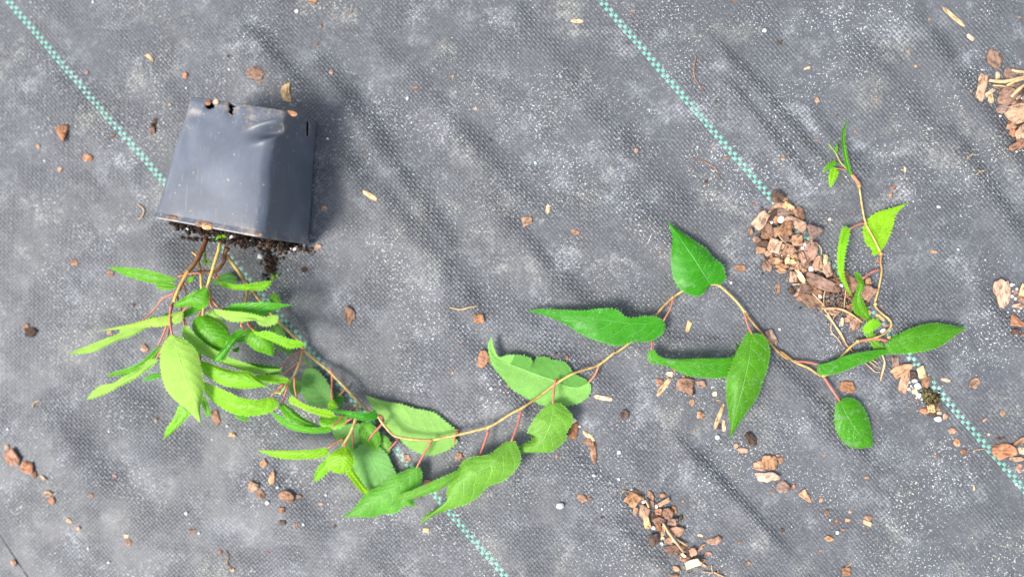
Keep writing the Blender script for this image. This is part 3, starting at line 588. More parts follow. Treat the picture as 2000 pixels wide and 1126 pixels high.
# ------------------------------------------------------------------ stems
def hz(z, pts, hs):
    q = z(pts); H_ = np.interp(np.linspace(0, 1, len(q)), np.linspace(0, 1, len(hs)), hs)
    return [(a[0], a[1], float(b_)) for a, b_ in zip(q, H_)]
main1 = Z1([(440,930),(432,960),(448,980),(495,1040),(545,1115)]) + Z3([(260,90),(320,160),(400,270),(510,395),(640,520),(665,565),(740,635),(810,690),(880,760)])[1:] + Z4([(690,250),(760,310),(850,370),(880,410),(930,470),(970,500),(1080,520),(1200,525)])[1:]
main1 = [(p[0], p[1]) for p in main1]
n1 = len(main1); H1 = np.interp(np.arange(n1), [0,2,5,9,12,n1-8,n1-5,n1-1], [92,84,44,12,20,30,34,26])
main2 = Z5([(640,600),(720,585),(800,566),(880,545),(930,520),(1000,475),(1065,440),(1150,385),(1250,310),(1350,250),(1485,205),(1576,135)]) + Z6([(500,655),(570,603),(620,560),(680,490),(720,440),(770,393),(820,360),(880,335),(972,330),(1020,360),(1080,420),(1140,500),(1200,570),(1260,640),(1320,690)])
main2 = [(p[0], p[1]) for p in main2]
H2 = np.interp(np.arange(len(main2)), [0,4,8,11,13,18,20,21,22,24,len(main2)-1], [26,26,26,22,14,15,12,10,12,9,7])
main3 = Z8([(120,335),(190,390),(260,420),(345,466),(400,410),(460,340),(525,285),(600,270),(660,245),(698,205),(690,172),(650,138),(613,95),(625,40)]) + Z7([(755,840),(750,780),(752,740),(738,705),(700,630),(672,578),(655,500),(640,400),(635,380),(600,330),(575,295)])
main3 = [(p[0], p[1]) for p in main3]
H3 = np.interp(np.arange(len(main3)), [0,3,6,9,12,16,len(main3)-1], [7,6,10,16,8,9,12])
stem_pts = [(a[0], a[1], b_) for a, b_ in zip(main1, H1)] + [(a[0], a[1], b_) for a, b_ in zip(main2, H2)] + [(a[0], a[1], b_) for a, b_ in zip(main3, H3)]
tube('stem', stem_pts, [4.0,3.0,2.6,2.5,2.4,2.3,2.2,2.2,2.1,1.9,1.5], M_TWIG, n=460, hairs=260)
tube('shoot_tip', hz(Z7, [(578,298),(540,260),(515,210),(495,185),(474,160)], (12,12,14,16)), [1.4,1.2,.9,.7], M_PGRN, hairs=16)
# node swellings on the trailing shoot
def node_knob(x, y, h, r=3.6):
    c = P(x, y, h); bm = bmesh.new(); bmesh.ops.create_icosphere(bm, subdivisions=2, radius=r*U)
    for v in bm.verts: v.co *= 1+.18*noise.noise(v.co*900+Vector((x, y, 0)))
    vs = [v.co+c for v in bm.verts]; fs = [tuple(q.index for q in f.verts) for f in bm.faces]; bm.free()
    link('bud', vs, fs, M_TWIG, plant, ORG)
for z, p, h in ((Z5,(568,618),27),(Z5,(880,550),24),(Z5,(1065,443),22),(Z5,(1487,208),16),(Z6,(770,393),15),(Z6,(1114,462),11),(Z8,(196,390),8),
                (Z8,(345,464),8),(Z8,(524,284),11),(Z7,(752,738),11),(Z7,(671,578),10),(Z7,(638,384),12),(Z4,(722,308),32),(Z3,(652,548),18),(Z7,(722,1000),10),(Z8,(688,262),14)):
    q = z([p])[0]; node_knob(q[0], q[1], h)
tube('bud_scale', hz(Z7, [(603,322),(622,350),(642,378)], (13,14,13)), [1.6,3.0,2.6], M_RED, hairs=4)
tube('branch', hz(Z1, [(340,885),(325,930),(285,1005),(240,1060),(208,1130)], (88,96,108,114,118)) + hz(Z2, [(640,240),(600,320),(576,392),(566,470),(552,560),(500,655)], (120,124,126,122,116))[1:], [4.8,4.6,3.9,2.6,2.2,1.8], M_WOOD, hairs=30)
tube('branch', hz(Z2, [(672,190),(640,245),(612,300),(588,365)], (121,124,127,130)), [3.4,3.0,2.8], M_TWIGL, hairs=20)
tube('branch', hz(Z2, [(690,92),(715,112),(735,190),(742,290),(750,350)], (90,94,98,98,96)), [2,2.8,2.7,2.4], M_TWIGL, hairs=10)
tube('branch', hz(Z2, [(755,75),(760,120),(762,160)], (88,90,92)), [2.6,2.4,2], M_PGRN)
tube('branch', hz(Z1, [(412,900),(400,950),(372,1040),(345,1130)], (98,104,110,110)) + hz(Z2, [(775,300),(755,380),(748,440)], (108,106,104)), [3.2,3.2,3,2.4], M_TWIGL, hairs=20)
tube('branch', hz(Z1, [(450,930),(432,960),(428,1000),(400,1038),(380,1050),(310,1052),(200,1068)], (92,92,90,92,96,104,116)), [4.2,3.8,3.2,2.2,1.6], M_WOOD, hairs=10)
tube('branch', hz(Z1, [(385,1045),(395,1080),(430,1126)], (92,90,88)), [2,1.6,1.4], M_RED)
tube('branch', hz(Z3, [(320,185),(322,240),(312,290),(290,390),(285,430)], (30,50,70,86,92)), [2.6,2.2,1.8], M_TWIGL)
tube('branch', hz(Z3, [(660,572),(645,640),(612,720),(562,780),(520,845)], (20,40,64,80,86)), [3,2.8,2.4,2], M_TWIG, hairs=16)
tube('branch', hz(Z3, [(655,572),(590,620),(528,684)], (22,46,84)), [1.8,1.6,1.5], M_RED)
tube('branch', hz(Z3, [(640,640),(580,690),(538,725)], (42,60,74)), [1.8,1.6,1.5], M_RED)
tube('branch', hz(Z4, [(720,308),(716,370),(698,430),(672,490),(625,565)], (32,44,52,54,56)), [3.2,3,2.8,2], M_TWIG, hairs=16)
tube('branch', hz(Z4, [(718,318),(690,320),(660,345)], (34,44,50)), [1.8,1.8,1.6], M_RED)
tube('branch', hz(Z4, [(690,385),(660,400),(630,430)], (46,44,40)), [1.6,1.6,1.4], M_RED)
tube('branch', hz(Z2, [(640,262),(655,300),(660,330),(690,400)], (118,112,108,100)), [1.8,1.6,1.6], M_RED)
tube('branch', hz(Z2, [(785,300),(795,345),(835,395)], (106,106,104)), [1.8,1.7,1.6], M_RED)
tube('branch', hz(Z2, [(625,385),(640,440),(660,495)], (116,112,110)), [1.8,1.7,1.6], M_RED)
tube('branch', hz(Z2, [(735,655),(732,700)], (84,84)), [2,2], M_RED)
# ------------------------------------------------------------------ pot lying on its side
def pot_material():
    m, t = mat('black_plastic'); b = NB(t); tc = b.n('ShaderNodeTexCoord'); ob = tc.outputs['Object']; uv = tc.outputs['UV']
    sx = b.n('ShaderNodeSeparateXYZ'); b.put(sx.inputs[0], uv); s = sx.outputs[0]
    film = b.mr(b.noise(ob, 22, 4, .65, .4), .35, .7, .30, .52)
    fine = b.noise(ob, 700, 3, .7)
    col = b.mix(film, S2L((44,47,52)), S2L((114,123,138)))
    endz = b.m('MAXIMUM', b.mr(s, .76, .98, 0., 1.), b.mr(s, .0, .10, 1., 0.))
    d1 = b.mr(fine, .60, .68, 0., 1.); blot = b.mr(b.noise(b.mapv(ob, (2,5,1)), 60, 4, .7), .48, .68, 0., 1.)
    dd = b.m('MULTIPLY', d1, b.m('ADD', b.m('MULTIPLY', endz, .9), b.m('MULTIPLY', blot, .35)), clamp=True)
    col = b.mix(dd, col, S2L((172,160,146)))
    mud = b.m('MULTIPLY', b.m('MULTIPLY', blot, endz), b.mr(b.noise(ob, 260, 3, .6), .38, .52))
    col = b.mix(b.m('MULTIPLY', mud, .9), col, S2L((150,134,116)))
    spec = b.mr(b.noise(b.mapv(ob, (1,9,1)), 330, 1), .74, .77); col = b.mix(b.m('MULTIPLY', spec, .8), col, S2L((176,150,124)))
    scr = b.mr(b.noise(b.mapv(ob, (0,0,0), (0,0,.15), (9,1,9)), 60, 3, .6), .58, .70, 0., .35)
    col = b.mix(scr, col, S2L((120,124,132)))
    p = b.pr(col, b.m('ADD', .37, b.m('MULTIPLY', film, .10)), b.bump(b.m('ADD', b.noise(ob, 40, 1), b.m('MULTIPLY', fine, .12)), .10, .0006), 1.); b.out(p.outputs[0]); return m
M_POT = pot_material()
def soil_material(name, c1, c2, c3):
    m, t = mat(name); b = NB(t); tc = b.n('ShaderNodeTexCoord'); ob = tc.outputs['Object']
    n1 = b.noise(ob, 260, 4, .7); n2 = b.noise(b.mapv(ob, (3,3,3)), 520, 2)
    col = b.mix(b.mr(n1, .4, .62), c1, c2); col = b.mix(b.mr(n2, .60, .68), col, c3)
    p = b.pr(col, .85, b.bump(n1, .9, .0015), .25); b.out(p.outputs[0]); return m
M_SOIL = soil_material('potting_soil', S2L((20,15,12)), S2L((44,32,25)), S2L((96,72,50)))
M_CRUMB = soil_material('bark_crumb', S2L((58,40,30)), S2L((92,66,48)), S2L((120,88,62)))
o_TL, o_TR, o_BR = P(295,424,176), P(512,464,178), P(608,478,2)
b_TL, b_TR, b_BR = P(367,187,150), P(561,216,152), P(622,237,5)
o_BL = Vector((o_BR.x-(o_TR-o_TL).length*.99, o_TL.y-.0, 2*U)); b_BL = Vector((b_BR.x-(b_TR-b_TL).length, b_TL.y+5*U, 5*U))
def rsq(K=264, r=.085):
    pts = []; per = K//4
    cs = [(1-r,1-r,0),(r,1-r,90),(r,r,180),(1-r,r,270)]
    for cx, cy, a0 in cs:
        nc = 10
        for i in range(nc): 
            a = math.radians(a0+90*i/(nc-1)); pts.append((cx+r*math.cos(a), cy+r*math.sin(a)))
        nx_ = {0:(-1,0),90:(0,-1),180:(1,0),270:(0,1)}[a0]; ln = 1-2*r; ex, ey = pts[-1]
        for i in range(1, per-nc+1): pts.append((ex+nx_[0]*ln*i/(per-nc+1), ey+nx_[1]*ln*i/(per-nc+1)))
    return pts
def pot_point(a, b_, s):
    """a: 0 left .. 1 right, b_: 0 ground .. 1 top, s: 0 mouth .. 1 base"""
    tl, tr, br, bl = o_TL.lerp(b_TL, s), o_TR.lerp(b_TR, s), o_BR.lerp(b_BR, s), o_BL.lerp(b_BL, s)
    bow = math.sin(math.pi*min(1, s*1.0))
    tr = tr + Vector((-13*U*math.exp(-((s-.66)/.24)**2) - 5*U*bow, 0, 0))
    p = bl.lerp(br, a).lerp(tl.lerp(tr, a), b_)
    p = p + Vector((0, 0, 7*U*bow*4*a*(1-a)*(b_**2)))
    return p
def build_pot():
    ring = rsq(); K = len(ring); S = 120; vs, fs, uvs = [], [], []
    for i in range(S+1):
        s = i/S
        flare = 1.028 if s < .018 else (1.012 if s < .035 else 1.0)
        for (a, b_) in ring:
            aa, bb = .5+(a-.5)*flare, .5+(b_-.5)*flare
            if s > .965: k = 1-(s-.965)/.035*.035; aa, bb = .5+(aa-.5)*k, .5+(bb-.5)*k
            p = pot_point(aa, bb, s); px, py = IP(p)
            if b_ > .8 or a > .9:
                d = 0
                if b_ > .8:
                    # crease at the upper right corner of the upper side
                    x, y = (px-270)*2.56, (py-120)*2.56
                    c_, s_ = math.cos(math.radians(-14)), math.sin(math.radians(-14))
                    u_, v_ = (x-668)*c_+(y-348)*s_, -(x-668)*s_+(y-348)*c_
                    d -= 17*math.exp(-(u_/74)**2-(v_/26)**2)*(1 if u_ < 50 else max(0, 1-(u_-50)/25))
                    d += 6*math.exp(-(u_/90)**2-((v_+44)/14)**2) + 6*math.exp(-((u_-5)/85)**2-((v_-40)/14)**2)
                    d -= 3*math.exp(-((x-290)/60)**2-((y-270)/30)**2)
                    d -= 5*math.exp(-((x-350)/26)**2-((y-225)/22)**2) + 6*math.exp(-((x-470)/24)**2-((y-230)/50)**2)
                    d -= 4*math.exp(-((x-245)/40)**2-((y-400)/120)**2)
                d += 1.1*noise.noise(Vector((px*.012, py*.012, 3)))
                if b_ > .8: p.z += d*U
                else: p.x += d*U
            vs.append(p); uvs.append((s, 0))
    for i in range(S):
        for k in range(K):
            f = (i*K+k, (i+1)*K+k, (i+1)*K+(k+1)%K, i*K+(k+1)%K)
            c = (vs[f[0]]+vs[f[2]])/2; px, py = IP(c); x, y = (px-270)*2.56, (py-120)*2.56
            if c.z > 100*U:
                if abs(x-468-(y-220)*-.12) < 9+6*(y < 230) and 178 < y < 266: continue
                if (x-358)**2/22**2+(y-222)**2/15**2 < 1: continue
            elif abs(x-848+(abs(y-330))*.05) < 6 and 300 < y < 372 and c.z > 12*U: continue
            fs.append(f)
    base = len(vs); last = S*K
    for k in range(K):                                # inset base panel
        a, b_ = ring[k]; p = pot_point(.5+(a-.5)*.86, .5+(b_-.5)*.86, 1.0); vs.append(p); uvs.append((1, 0))
    for k in range(K): fs.append((last+k, base+k, base+(k+1)%K, last+(k+1)%K))
    b2 = len(vs)
    for k in range(K):
        a, b_ = ring[k]; p = pot_point(.5+(a-.5)*.84, .5+(b_-.5)*.84, .975); vs.append(p); uvs.append((1, 0))
    for k in range(K): fs.append((base+k, b2+k, b2+(k+1)%K, base+(k+1)%K))
    fs.append(tuple(b2+k for k in range(K)))
    o = link('pot', vs, fs, M_POT, plant, ORG, uvs=uvs)
    md = o.modifiers.new('wall', 'SOLIDIFY'); md.thickness = 2.0*U; md.offset = -1 
    return o
POT = build_pot()
def lump(rng, c, r, sub=1, el=(1,1,1), amp=.35):
    bm = bmesh.new(); bmesh.ops.create_icosphere(bm, subdivisions=sub, radius=r)
    k = Vector((rng.uniform(-50, 50), rng.uniform(-50, 50), rng.uniform(-50, 50)))
    for v in bm.verts:
        v.co *= 1+amp*noise.noise(v.co/r*1.1+k)*1.6
        v.co = Vector((v.co.x*el[0], v.co.y*el[1], v.co.z*el[2]))
    a = rng.uniform(0, 6.28); ca, sa = math.cos(a), math.sin(a)
    vs = [Vector((v.co.x*ca-v.co.y*sa, v.co.x*sa+v.co.y*ca, v.co.z))+c for v in bm.verts]; fs = [tuple(q.index for q in f.verts) for f in bm.faces]; bm.free(); return vs, fs
def build_soil():
    rng = random.Random(5); vs, fs, mi = [], [], []
    N = 60; axis = ((o_TL+o_BR)/2-(b_TL+b_BR)/2).normalized()
    for i in range(N+1):
        for j in range(N+1):
            a, b_ = i/N, j/N; aa, bb = .5+(a-.5)*.955, .5+(b_-.5)*.95
            q = Vector((a*7, b_*7, 1)); e = min(1, 6*min(a, 1-a, b_, 1-b_)+.25)
            pr_ = (3+7*noise.noise(q)+4*noise.noise(q*3)+2.5*noise.noise(q*8))*e + 3*(1-b_)*e
            vs.append(pot_point(aa, bb, .012)+axis*pr_*U)
    for i in range(N):
        for j in range(N):
            f = (i*(N+1)+j, i*(N+1)+j+1, (i+1)*(N+1)+j+1, (i+1)*(N+1)+j); fs.append(f); mi.append(0)
    for q in range(520):
        a = .10+.86*rng.random(); b_ = rng.random()**1.3*.94+.02; out = rng.uniform(2, 10+10*(1-abs(a-.62)))
        c = pot_point(.03+.94*a, b_, 0)+axis*out*U; c.z = max(c.z, 2*U)
        r = rng.choice([1.4,2.2,3,4.2,5.5])*U
        v, f = lump(rng, c, r, 1, (rng.uniform(.8,2.0), rng.uniform(.6,1), rng.uniform(.5,1))); k = len(vs)
        vs += v; fs += [tuple(x+k for x in g) for g in f]; m_ = 1 if rng.random() < .16 else (2 if rng.random() < .04 else 0); mi += [m_]*len(f)
    # crumbs fallen on the cloth in front of the mouth
    for q in range(230):
        t = rng.random(); px = 355+260*t; py = 462+22*t+abs(rng.gauss(0, 5+5*(t > .4)))*(1.1-abs(t-.7)); r = rng.choice([1,1.4,2,3])*U
        p = P(px, py, 0); p.z = HF(p.x, p.y)+r*.5
        v, f = lump(rng, p, r, 1, (rng.uniform(.9,1.8), 1, .7)); k = len(vs); vs += v; fs += [tuple(x+k for x in g) for g in f]; m_ = 1 if rng.random() < .3 else 0; mi += [m_]*len(f)
    link('soil', vs, fs, [M_SOIL, M_CRUMB, PERL], plant, ORG, smooth=True, midx=mi)
# ------------------------------------------------------------------ loose bark, splinters, perlite, fibres
def bark_material(name, c, rough=.8, flake=1.):
    m, t = mat(name); b = NB(t); tc = b.n('ShaderNodeTexCoord'); ob = tc.outputs['Object']; oi = b.n('ShaderNodeObjectInfo')
    cr = b.n('ShaderNodeCombineXYZ'); b.put(cr.inputs[0], b.m('MULTIPLY', oi.outputs['Random'], 3.)); 
    va = b.n('ShaderNodeVectorMath', operation='ADD'); b.put(va.inputs[0], ob); b.put(va.inputs[1], cr.outputs[0]); ob2 = va.outputs[0]
    g = b.noise(b.mapv(ob2, sc=(.35,1,1)), 520, 4, .65, .5); l = b.noise(ob2, 150, 3, .6)
    dark = tuple(x*.38 for x in c); lite = tuple(min(.8, x*1.38+.015) for x in c)
    col = b.mix(b.mr(g, .40, .54, 0., 1.), dark, c); col = b.mix(b.mr(l, .46, .64, 0., .85), col, lite)
    red = b.mr(b.noise(b.mapv(ob2, (4,4,4)), 210, 2), .52, .66, 0., .4); col = b.mix(red, col, (c[0]*1.02, c[1]*.84, c[2]*.68))
    hs = b.n('ShaderNodeHueSaturation'); b.put(hs.inputs['Value'], b.m('ADD', .78, b.m('MULTIPLY', oi.outputs['Random'], .42))); b.put(hs.inputs['Color'], col)
    b.put(hs.inputs['Saturation'], b.m('ADD', .70, b.m('MULTIPLY', b.m('FRACT', b.m('MULTIPLY', oi.outputs['Random'], 7.3)), .25)))
    p = b.pr(hs.outputs[0], rough, b.bump(b.m('ADD', g, b.m('MULTIPLY', l, .6)), .9, .0011), .3); b.out(p.outputs[0]); return m
BM = {'brown': bark_material('bark_brown', S2L((138,97,64))), 'tan': bark_material('bark_tan', S2L((166,122,84))), 'mauve': bark_material('bark_mauve', S2L((124,92,74))),
 'dark': bark_material('bark_dark', S2L((76,54,41))), 'cream': bark_material('wood_cream', S2L((200,166,114)), .7), 'orange': bark_material('bark_orange', S2L((158,104,66))),
 'pink': bark_material('bark_pink', S2L((166,128,98))), 'olive': bark_material('moss_olive', S2L((98,90,42)))}
def perlite_material():
    m, t = mat('perlite_white'); b = NB(t); tc = b.n('ShaderNodeTexCoord'); n1 = b.noise(tc.outputs['Object'], 700, 3)
    p = b.pr(b.mix(b.mr(n1, .3, .6), (.46,.45,.42), (.72,.71,.68)), .7, b.bump(n1, .7, .0006), .3); b.out(p.outputs[0]); return m
PERL = perlite_material()
M_FIB = bark_tube_material('root_fibre', S2L((170,142,104)), S2L((196,168,128)), S2L((146,108,76)))
M_FIBB = bark_tube_material('brown_fibre', S2L((130,90,66)), S2L((154,112,80)), S2L((104,72,54)))
build_soil()
WORD = {'brown':'brown','tan':'tan','mauve':'mauve','dark':'dark','cream':'cream','orange':'orange','pink':'pinkish','w':'white','olive':'olive'}
DEB = []
def reg(o, px, py, r, colw, noun, zone): DEB.append([o, px, py, r, colw, noun, zone])
def frag(z, cx, cy, rx, ry, ang=0, c='brown', th=None, lift=0, zone=None, shape=None, noun=None):
    if c == 'w': return perl(z, cx, cy, (rx+ry)/2, lift, zone)
    (px, py), = z([(cx, cy)]); rx, ry = rx/z.k, ry/z.k
    if ry > rx*1.001: rx, ry, ang = ry, rx, ang+90
    rng = random.Random(int(px*31+py*17)); asp = rx/max(ry, .1)
    th = th if th is not None else min(6.5, max(1.2, ry*.30))
    shape = shape or ('sliver' if (c == 'cream' and asp > 2.2) else rng.choice(['block','wedge','round','wedge']))
    N = 11 if rx < 4 else 20
    vs, fs = [], []; prof = []
    corners = sorted([rng.uniform(0, 2*math.pi) for _ in range(5)])
    corners = [2*math.pi*(i+rng.uniform(-.28, .28))/5 for i in range(5)] if shape == 'wedge' else [2*math.pi*(i+.5+rng.uniform(-.2, .2))/4 for i in range(4)]
    if shape == 'tri': corners = [2*math.pi*(i+rng.uniform(-.1, .1))/3 for i in range(3)]
    cp = [Vector((math.cos(a)*rng.uniform(.95, 1.2), math.sin(a)*rng.uniform(.95, 1.2))) for a in corners]
    def polyrad(a):
        d = Vector((math.cos(a), math.sin(a))); best = 9
        for i in range(len(cp)):
            p, q = cp[i], cp[(i+1) % len(cp)]; e = q-p; den = d.x*e.y-d.y*e.x
            if abs(den) < 1e-9: continue
            t = (p.x*e.y-p.y*e.x)/den; s = (p.x*d.y-p.y*d.x)/den
            if t > 0 and -1e-6 <= s <= 1+1e-6: best = min(best, t)
        return best if best < 9 else 1
    for k in range(N):
        a = 2*math.pi*k/N+rng.uniform(-.3, .3)/N*2
        if shape == 'round': r = 1+.30*noise.noise(Vector((math.cos(a)*1.2, math.sin(a)*1.2, px)))
        elif shape == 'sliver':
            r = 1; 
        else: r = min(1.35, polyrad(a)*1.2)
        r *= 1+rng.uniform(-.11, .09)
        x, y = math.cos(a)*r, math.sin(a)*r
        if shape == 'sliver': y *= (1-.28*abs(x)); x = math.copysign(abs(x)**.45, x); y = math.copysign(abs(y)**.8, y)
        prof.append((x*rx, y*ry))
    kx = Vector((px, py, 1.3))
    bend = rng.uniform(-.3, .5)*th if asp < 3 else 0
    tx, ty = rng.uniform(-.16, .16), rng.uniform(-.16, .16)
    if zone: tx *= 2; ty *= 2
    def zz(x, y, zf, ns): return th*zf+ns*th*noise.noise(Vector((x*.35, y*.35, 0))+kx)+bend*(x/rx)**2+tx*x+ty*y
    for sc, zf, ns in ((.9, 0., 0), (1., .25, .1), (.99, .8, .2), (.95, 1., .4), (.6, .98, .9), (.28, 1.0, .9)):
        for (x, y) in prof: vs.append(Vector((x*sc*U, -y*sc*U, zz(x*sc, y*sc, zf, ns)*U)))
    NR = 6
    for r_ in range(NR-1):
        for k in range(N): fs.append((r_*N+k, r_*N+(k+1)%N, (r_+1)*N+(k+1)%N, (r_+1)*N+k)[::-1])
    vs.append(Vector((0, 0, th*1.1*U))); fs += [((NR-1)*N+k, (NR-1)*N+(k+1)%N, len(vs)-1)[::-1] for k in range(N)]
    fs.append(tuple(range(N)))
    p = P(px, py, lift+th*.5)
    g = max(0, min(v.z for v in vs)*-1)
    p.z = HF(p.x, p.y)+lift*U+g*.6
    noun = noun or ('wood splinter' if c == 'cream' and asp > 2 else ('bark crumb' if rx < 5.9 else 'bark chip'))
    o = link({'wood splinter':'wood_splinter','bark crumb':'bark_crumb','bark chip':'bark_chip'}.get(noun, noun.replace(' ', '_')), vs, fs, BM[c], origin=Vector((0,0,0)), smooth=(rx > 3))
    o.location = p; o.rotation_euler = (0, 0, -math.radians(ang))
    reg(o, px, py, rx, WORD[c], noun, zone); return o
def perl(z, cx, cy, r, lift=0, zone=None):
    (px, py), = z([(cx, cy)]); r = r/z.k; rng = random.Random(int(px*13+py*7))
    r *= .85
    vs, fs = lump(rng, Vector((0,0,0)), r*U, 2, (rng.uniform(.9,1.15), rng.uniform(.85,1.05), .75), .3)
    o = link('perlite_grain', vs, fs, PERL, origin=Vector((0,0,0)))
    p = P(px, py, lift+r*.5); p.z = HF(p.x, p.y)+(lift+r*.55)*U; o.location = p
    reg(o, px, py, r, 'white', 'perlite grain', zone); return o
def fibre(z, pts, r=.8, m=None, lift=1.2, arch=0, zone=None, noun='root fibre', colw='pale'):
    q = z(pts); n = len(q)
    c = P(*q[n//2][:2]); 
    q3 = [(p[0], p[1], hg(p[0], p[1])+r+lift+arch*math.sin(math.pi*i/(n-1))) for i, p in enumerate(q)]
    o = tube(noun.replace(' ', '_'), q3, [r*.8, r, r, r*.55], m or M_FIB, parent=None, origin=c)
    reg(o, q[n//2][0], q[n//2][1], 6, colw, noun, zone); return o
BIG = 'large bark pile'
def F(z, zone, rows, lift=0):
    for r in rows:
        r = list(r); cx, cy, rx, ry = r[:4]; ang = r[4] if len(r) > 4 and not isinstance(r[4], str) else 0
        c = next((x for x in r[4:] if isinstance(x, str) and x in WORD), 'brown'); sh = next((x for x in r[4:] if isinstance(x, str) and x not in WORD), None)
        l = lift(cx, cy) if callable(lift) else lift
        frag(z, cx, cy, rx, ry, ang, c, zone=zone, shape=sh, lift=l)
# --- large pile: loose fill below, the big flakes on top
SP = [(340,100,45),(330,250,150),(370,400,190),(380,530,200),(480,650,170),(590,780,190),(700,860,210),(860,930,160),(960,1050,90)]
rg = random.Random(11)
def spine(t):
    f = t*(len(SP)-1); i = min(int(f), len(SP)-2); f -= i; a, b_ = SP[i], SP[i+1]; return [a[k]*(1-f)+b_[k]*f for k in range(3)]
fills = []
for i in range(215):
    t = rg.random(); x, y, w_ = spine(t); off = rg.uniform(-1, 1)*w_*.97; x += off*.8; y += off*-.45
    s = rg.choice([8,10,13,17,22,28]); e = abs(off)/w_
    fills.append((x, y, s*rg.uniform(1, 1.5), s*rg.uniform(.7, 1), rg.uniform(0, 180), rg.choice(['brown','brown','mauve','tan','orange','dark','dark','pink','brown','cream']) if s > 9 else rg.choice(['brown','tan','dark','orange']), 5.0*(1-e)*rg.random()))
for x, y, a, b_, g, c, l in fills: frag(Z10, x, y, a, b_, g, c, lift=l, zone=BIG, shape='block' if c == 'cream' else None)
F(Z10, BIG, [(315,95,52,42,'dark'),(335,165,45,25,10,'tan'),(405,175,48,30,30,'cream','block'),(375,220,65,38,10,'mauve'),(490,230,38,45,'brown'),
 (275,240,26,52,35,'dark'),(155,430,32,25,'brown'),(205,470,45,35,'dark'),(180,515,34,28,'brown'),(345,275,45,22,'w'),(270,300,15,15,'w'),(285,385,38,55,20,'brown'),(230,350,40,45,'brown'),
 (375,420,28,30,'mauve'),(400,520,42,45,'brown'),(440,495,55,20,'dark'),(350,640,45,22,'brown'),(348,672,28,18,'tan'),(220,400,30,28,'brown'),
 (575,520,42,75,'mauve'),(500,655,26,22,'orange'),(525,672,18,20,'tan'),(545,620,20,28,'brown'),(440,735,32,45,'tan'),(850,722,26,50,'brown'),(895,785,38,60,'mauve'),
 (600,840,50,32,'brown'),(495,892,28,20,'brown'),(930,1090,35,45,10,'brown'),(860,1062,26,16,'tan'),(750,790,60,55,'mauve'),(530,545,18,28,'mauve'),(690,560,20,14,'cream','block'),(470,610,18,16,'tan')], lift=4)
F(Z10, BIG, [(180,288,82,50,-55,'tan','block'),(105,365,18,22,'tan'),(462,312,82,52,30,'tan','block'),(600,368,76,68,-20,'mauve','tri'),(370,350,48,55,30,'brown'),(295,485,52,62,8,'pink','block'),
 (245,540,30,22,'pink'),(470,438,52,46,'tan'),(635,620,44,48,'pink'),(692,590,15,40,10,'cream'),(712,665,36,48,'tan'),(514,572,24,42,-20,'orange'),(300,598,52,22,'tan'),
 (490,718,20,58,-30,'cream'),(425,562,32,16,20,'cream','block'),(392,597,14,28,20,'cream'),(428,607,26,20,'cream','block'),(635,757,108,46,30,'mauve','block'),(530,822,55,44,'mauve'),(575,912,68,46,25,'brown'),
 (1022,850,56,60,30,'mauve','block'),(1025,768,22,30,'tan'),(820,1075,11,32,'cream'),(580,660,24,24,'w'),(532,470,14,18,'w'),(515,500,16,16,'w'),(650,878,20,15,'w'),(820,790,16,16,'w')], lift=7)
F(Z10, None, [(230,638,36,38,-30,'brown'),(25,655,40,28,10,'brown'),(312,815,15,32,'brown'),(1100,600,12,12,'orange'),(728,272,10,14,'cream','block')])
for pts, r in (([(310,380),(350,430),(385,465)],1.0),([(435,785),(500,779),(552,770)],1.3),([(590,855),(640,905),(690,960)],1.4),([(660,972),(800,975),(900,1020),(985,1085)],1.9),
  ([(745,745),(700,810),(680,880),(680,960)],1.0),([(735,740),(790,738),(830,765)],.9),([(855,820),(845,895),(838,970)],.9),([(605,660),(680,690),(715,750)],1.0),([(630,465),(660,510),(650,570),(600,578)],.9),
  ([(300,670),(330,690),(375,690),(388,670)],.8),([(690,1000),(770,1020),(820,990)],.8)):
    fibre(Z10, pts, r, lift=8, zone=BIG)
for pts, r in (([(0,112),(60,200),(110,280),(170,365),(220,460),(290,530)],1.9),([(45,215),(95,265),(140,330),(180,400),(230,470)],1.4),([(95,290),(95,350),(150,410),(185,470)],1.1),([(350,590),(400,630),(450,670),(490,660)],1.1),
  ([(495,535),(515,590),(500,660),(480,740)],2.0),([(385,575),(430,610),(460,633)],1.1),([(400,570),(440,585),(465,605)],1.0),([(160,195),(120,230),(100,280)],.9),([(210,10),(240,60),(262,85)],.8)):
    fibre(Z9, pts, r, lift=2, zone=None, colw='pale straw coloured')
MZ = 'mossy heap'
F(Z9, MZ, [(635,655,78,36,-25,'tan','wedge'),(735,690,32,30,'dark'),(832,735,30,45,15,'brown'),(768,775,28,32,'w'),(742,735,22,18,'w'),(700,800,16,12,'w'),(778,850,32,16,30,'w'),
 (745,820,20,20,'cream','block'),(700,745,14,12,'w'),(715,775,10,9,'w'),(800,880,12,10,'w'),(720,700,12,10,'w'),(875,950,30,30,'cream','block'),(880,1000,28,14,'dark'),(925,955,20,18,'tan'),(940,985,22,16,'cream','block'),(905,885,16,14,'brown'),(690,715,10,10,'w'),(750,795,10,10,'tan'),(860,905,14,11,'tan'),(760,870,10,8,'w')], 1)
F(Z9, MZ, [(662,745,34,98,8,'pink','block'),(795,672,30,60,-15,'cream','block')], 3)
F(Z9, None, [(590,585,38,40,'mauve'),(932,1037,25,32,'w'),(817,972,34,24,10,'orange','round'),(985,1018,18,24,'tan'),(985,728,36,13,15,'cream'),(220,785,50,48,'brown','wedge'),(470,240,42,13,35,'cream'),(435,240,10,20,'tan'),
 (175,275,10,32,'cream'),(500,345,26,30,'w'),(280,290,40,45,'mauve'),(250,340,20,12,'mauve')])
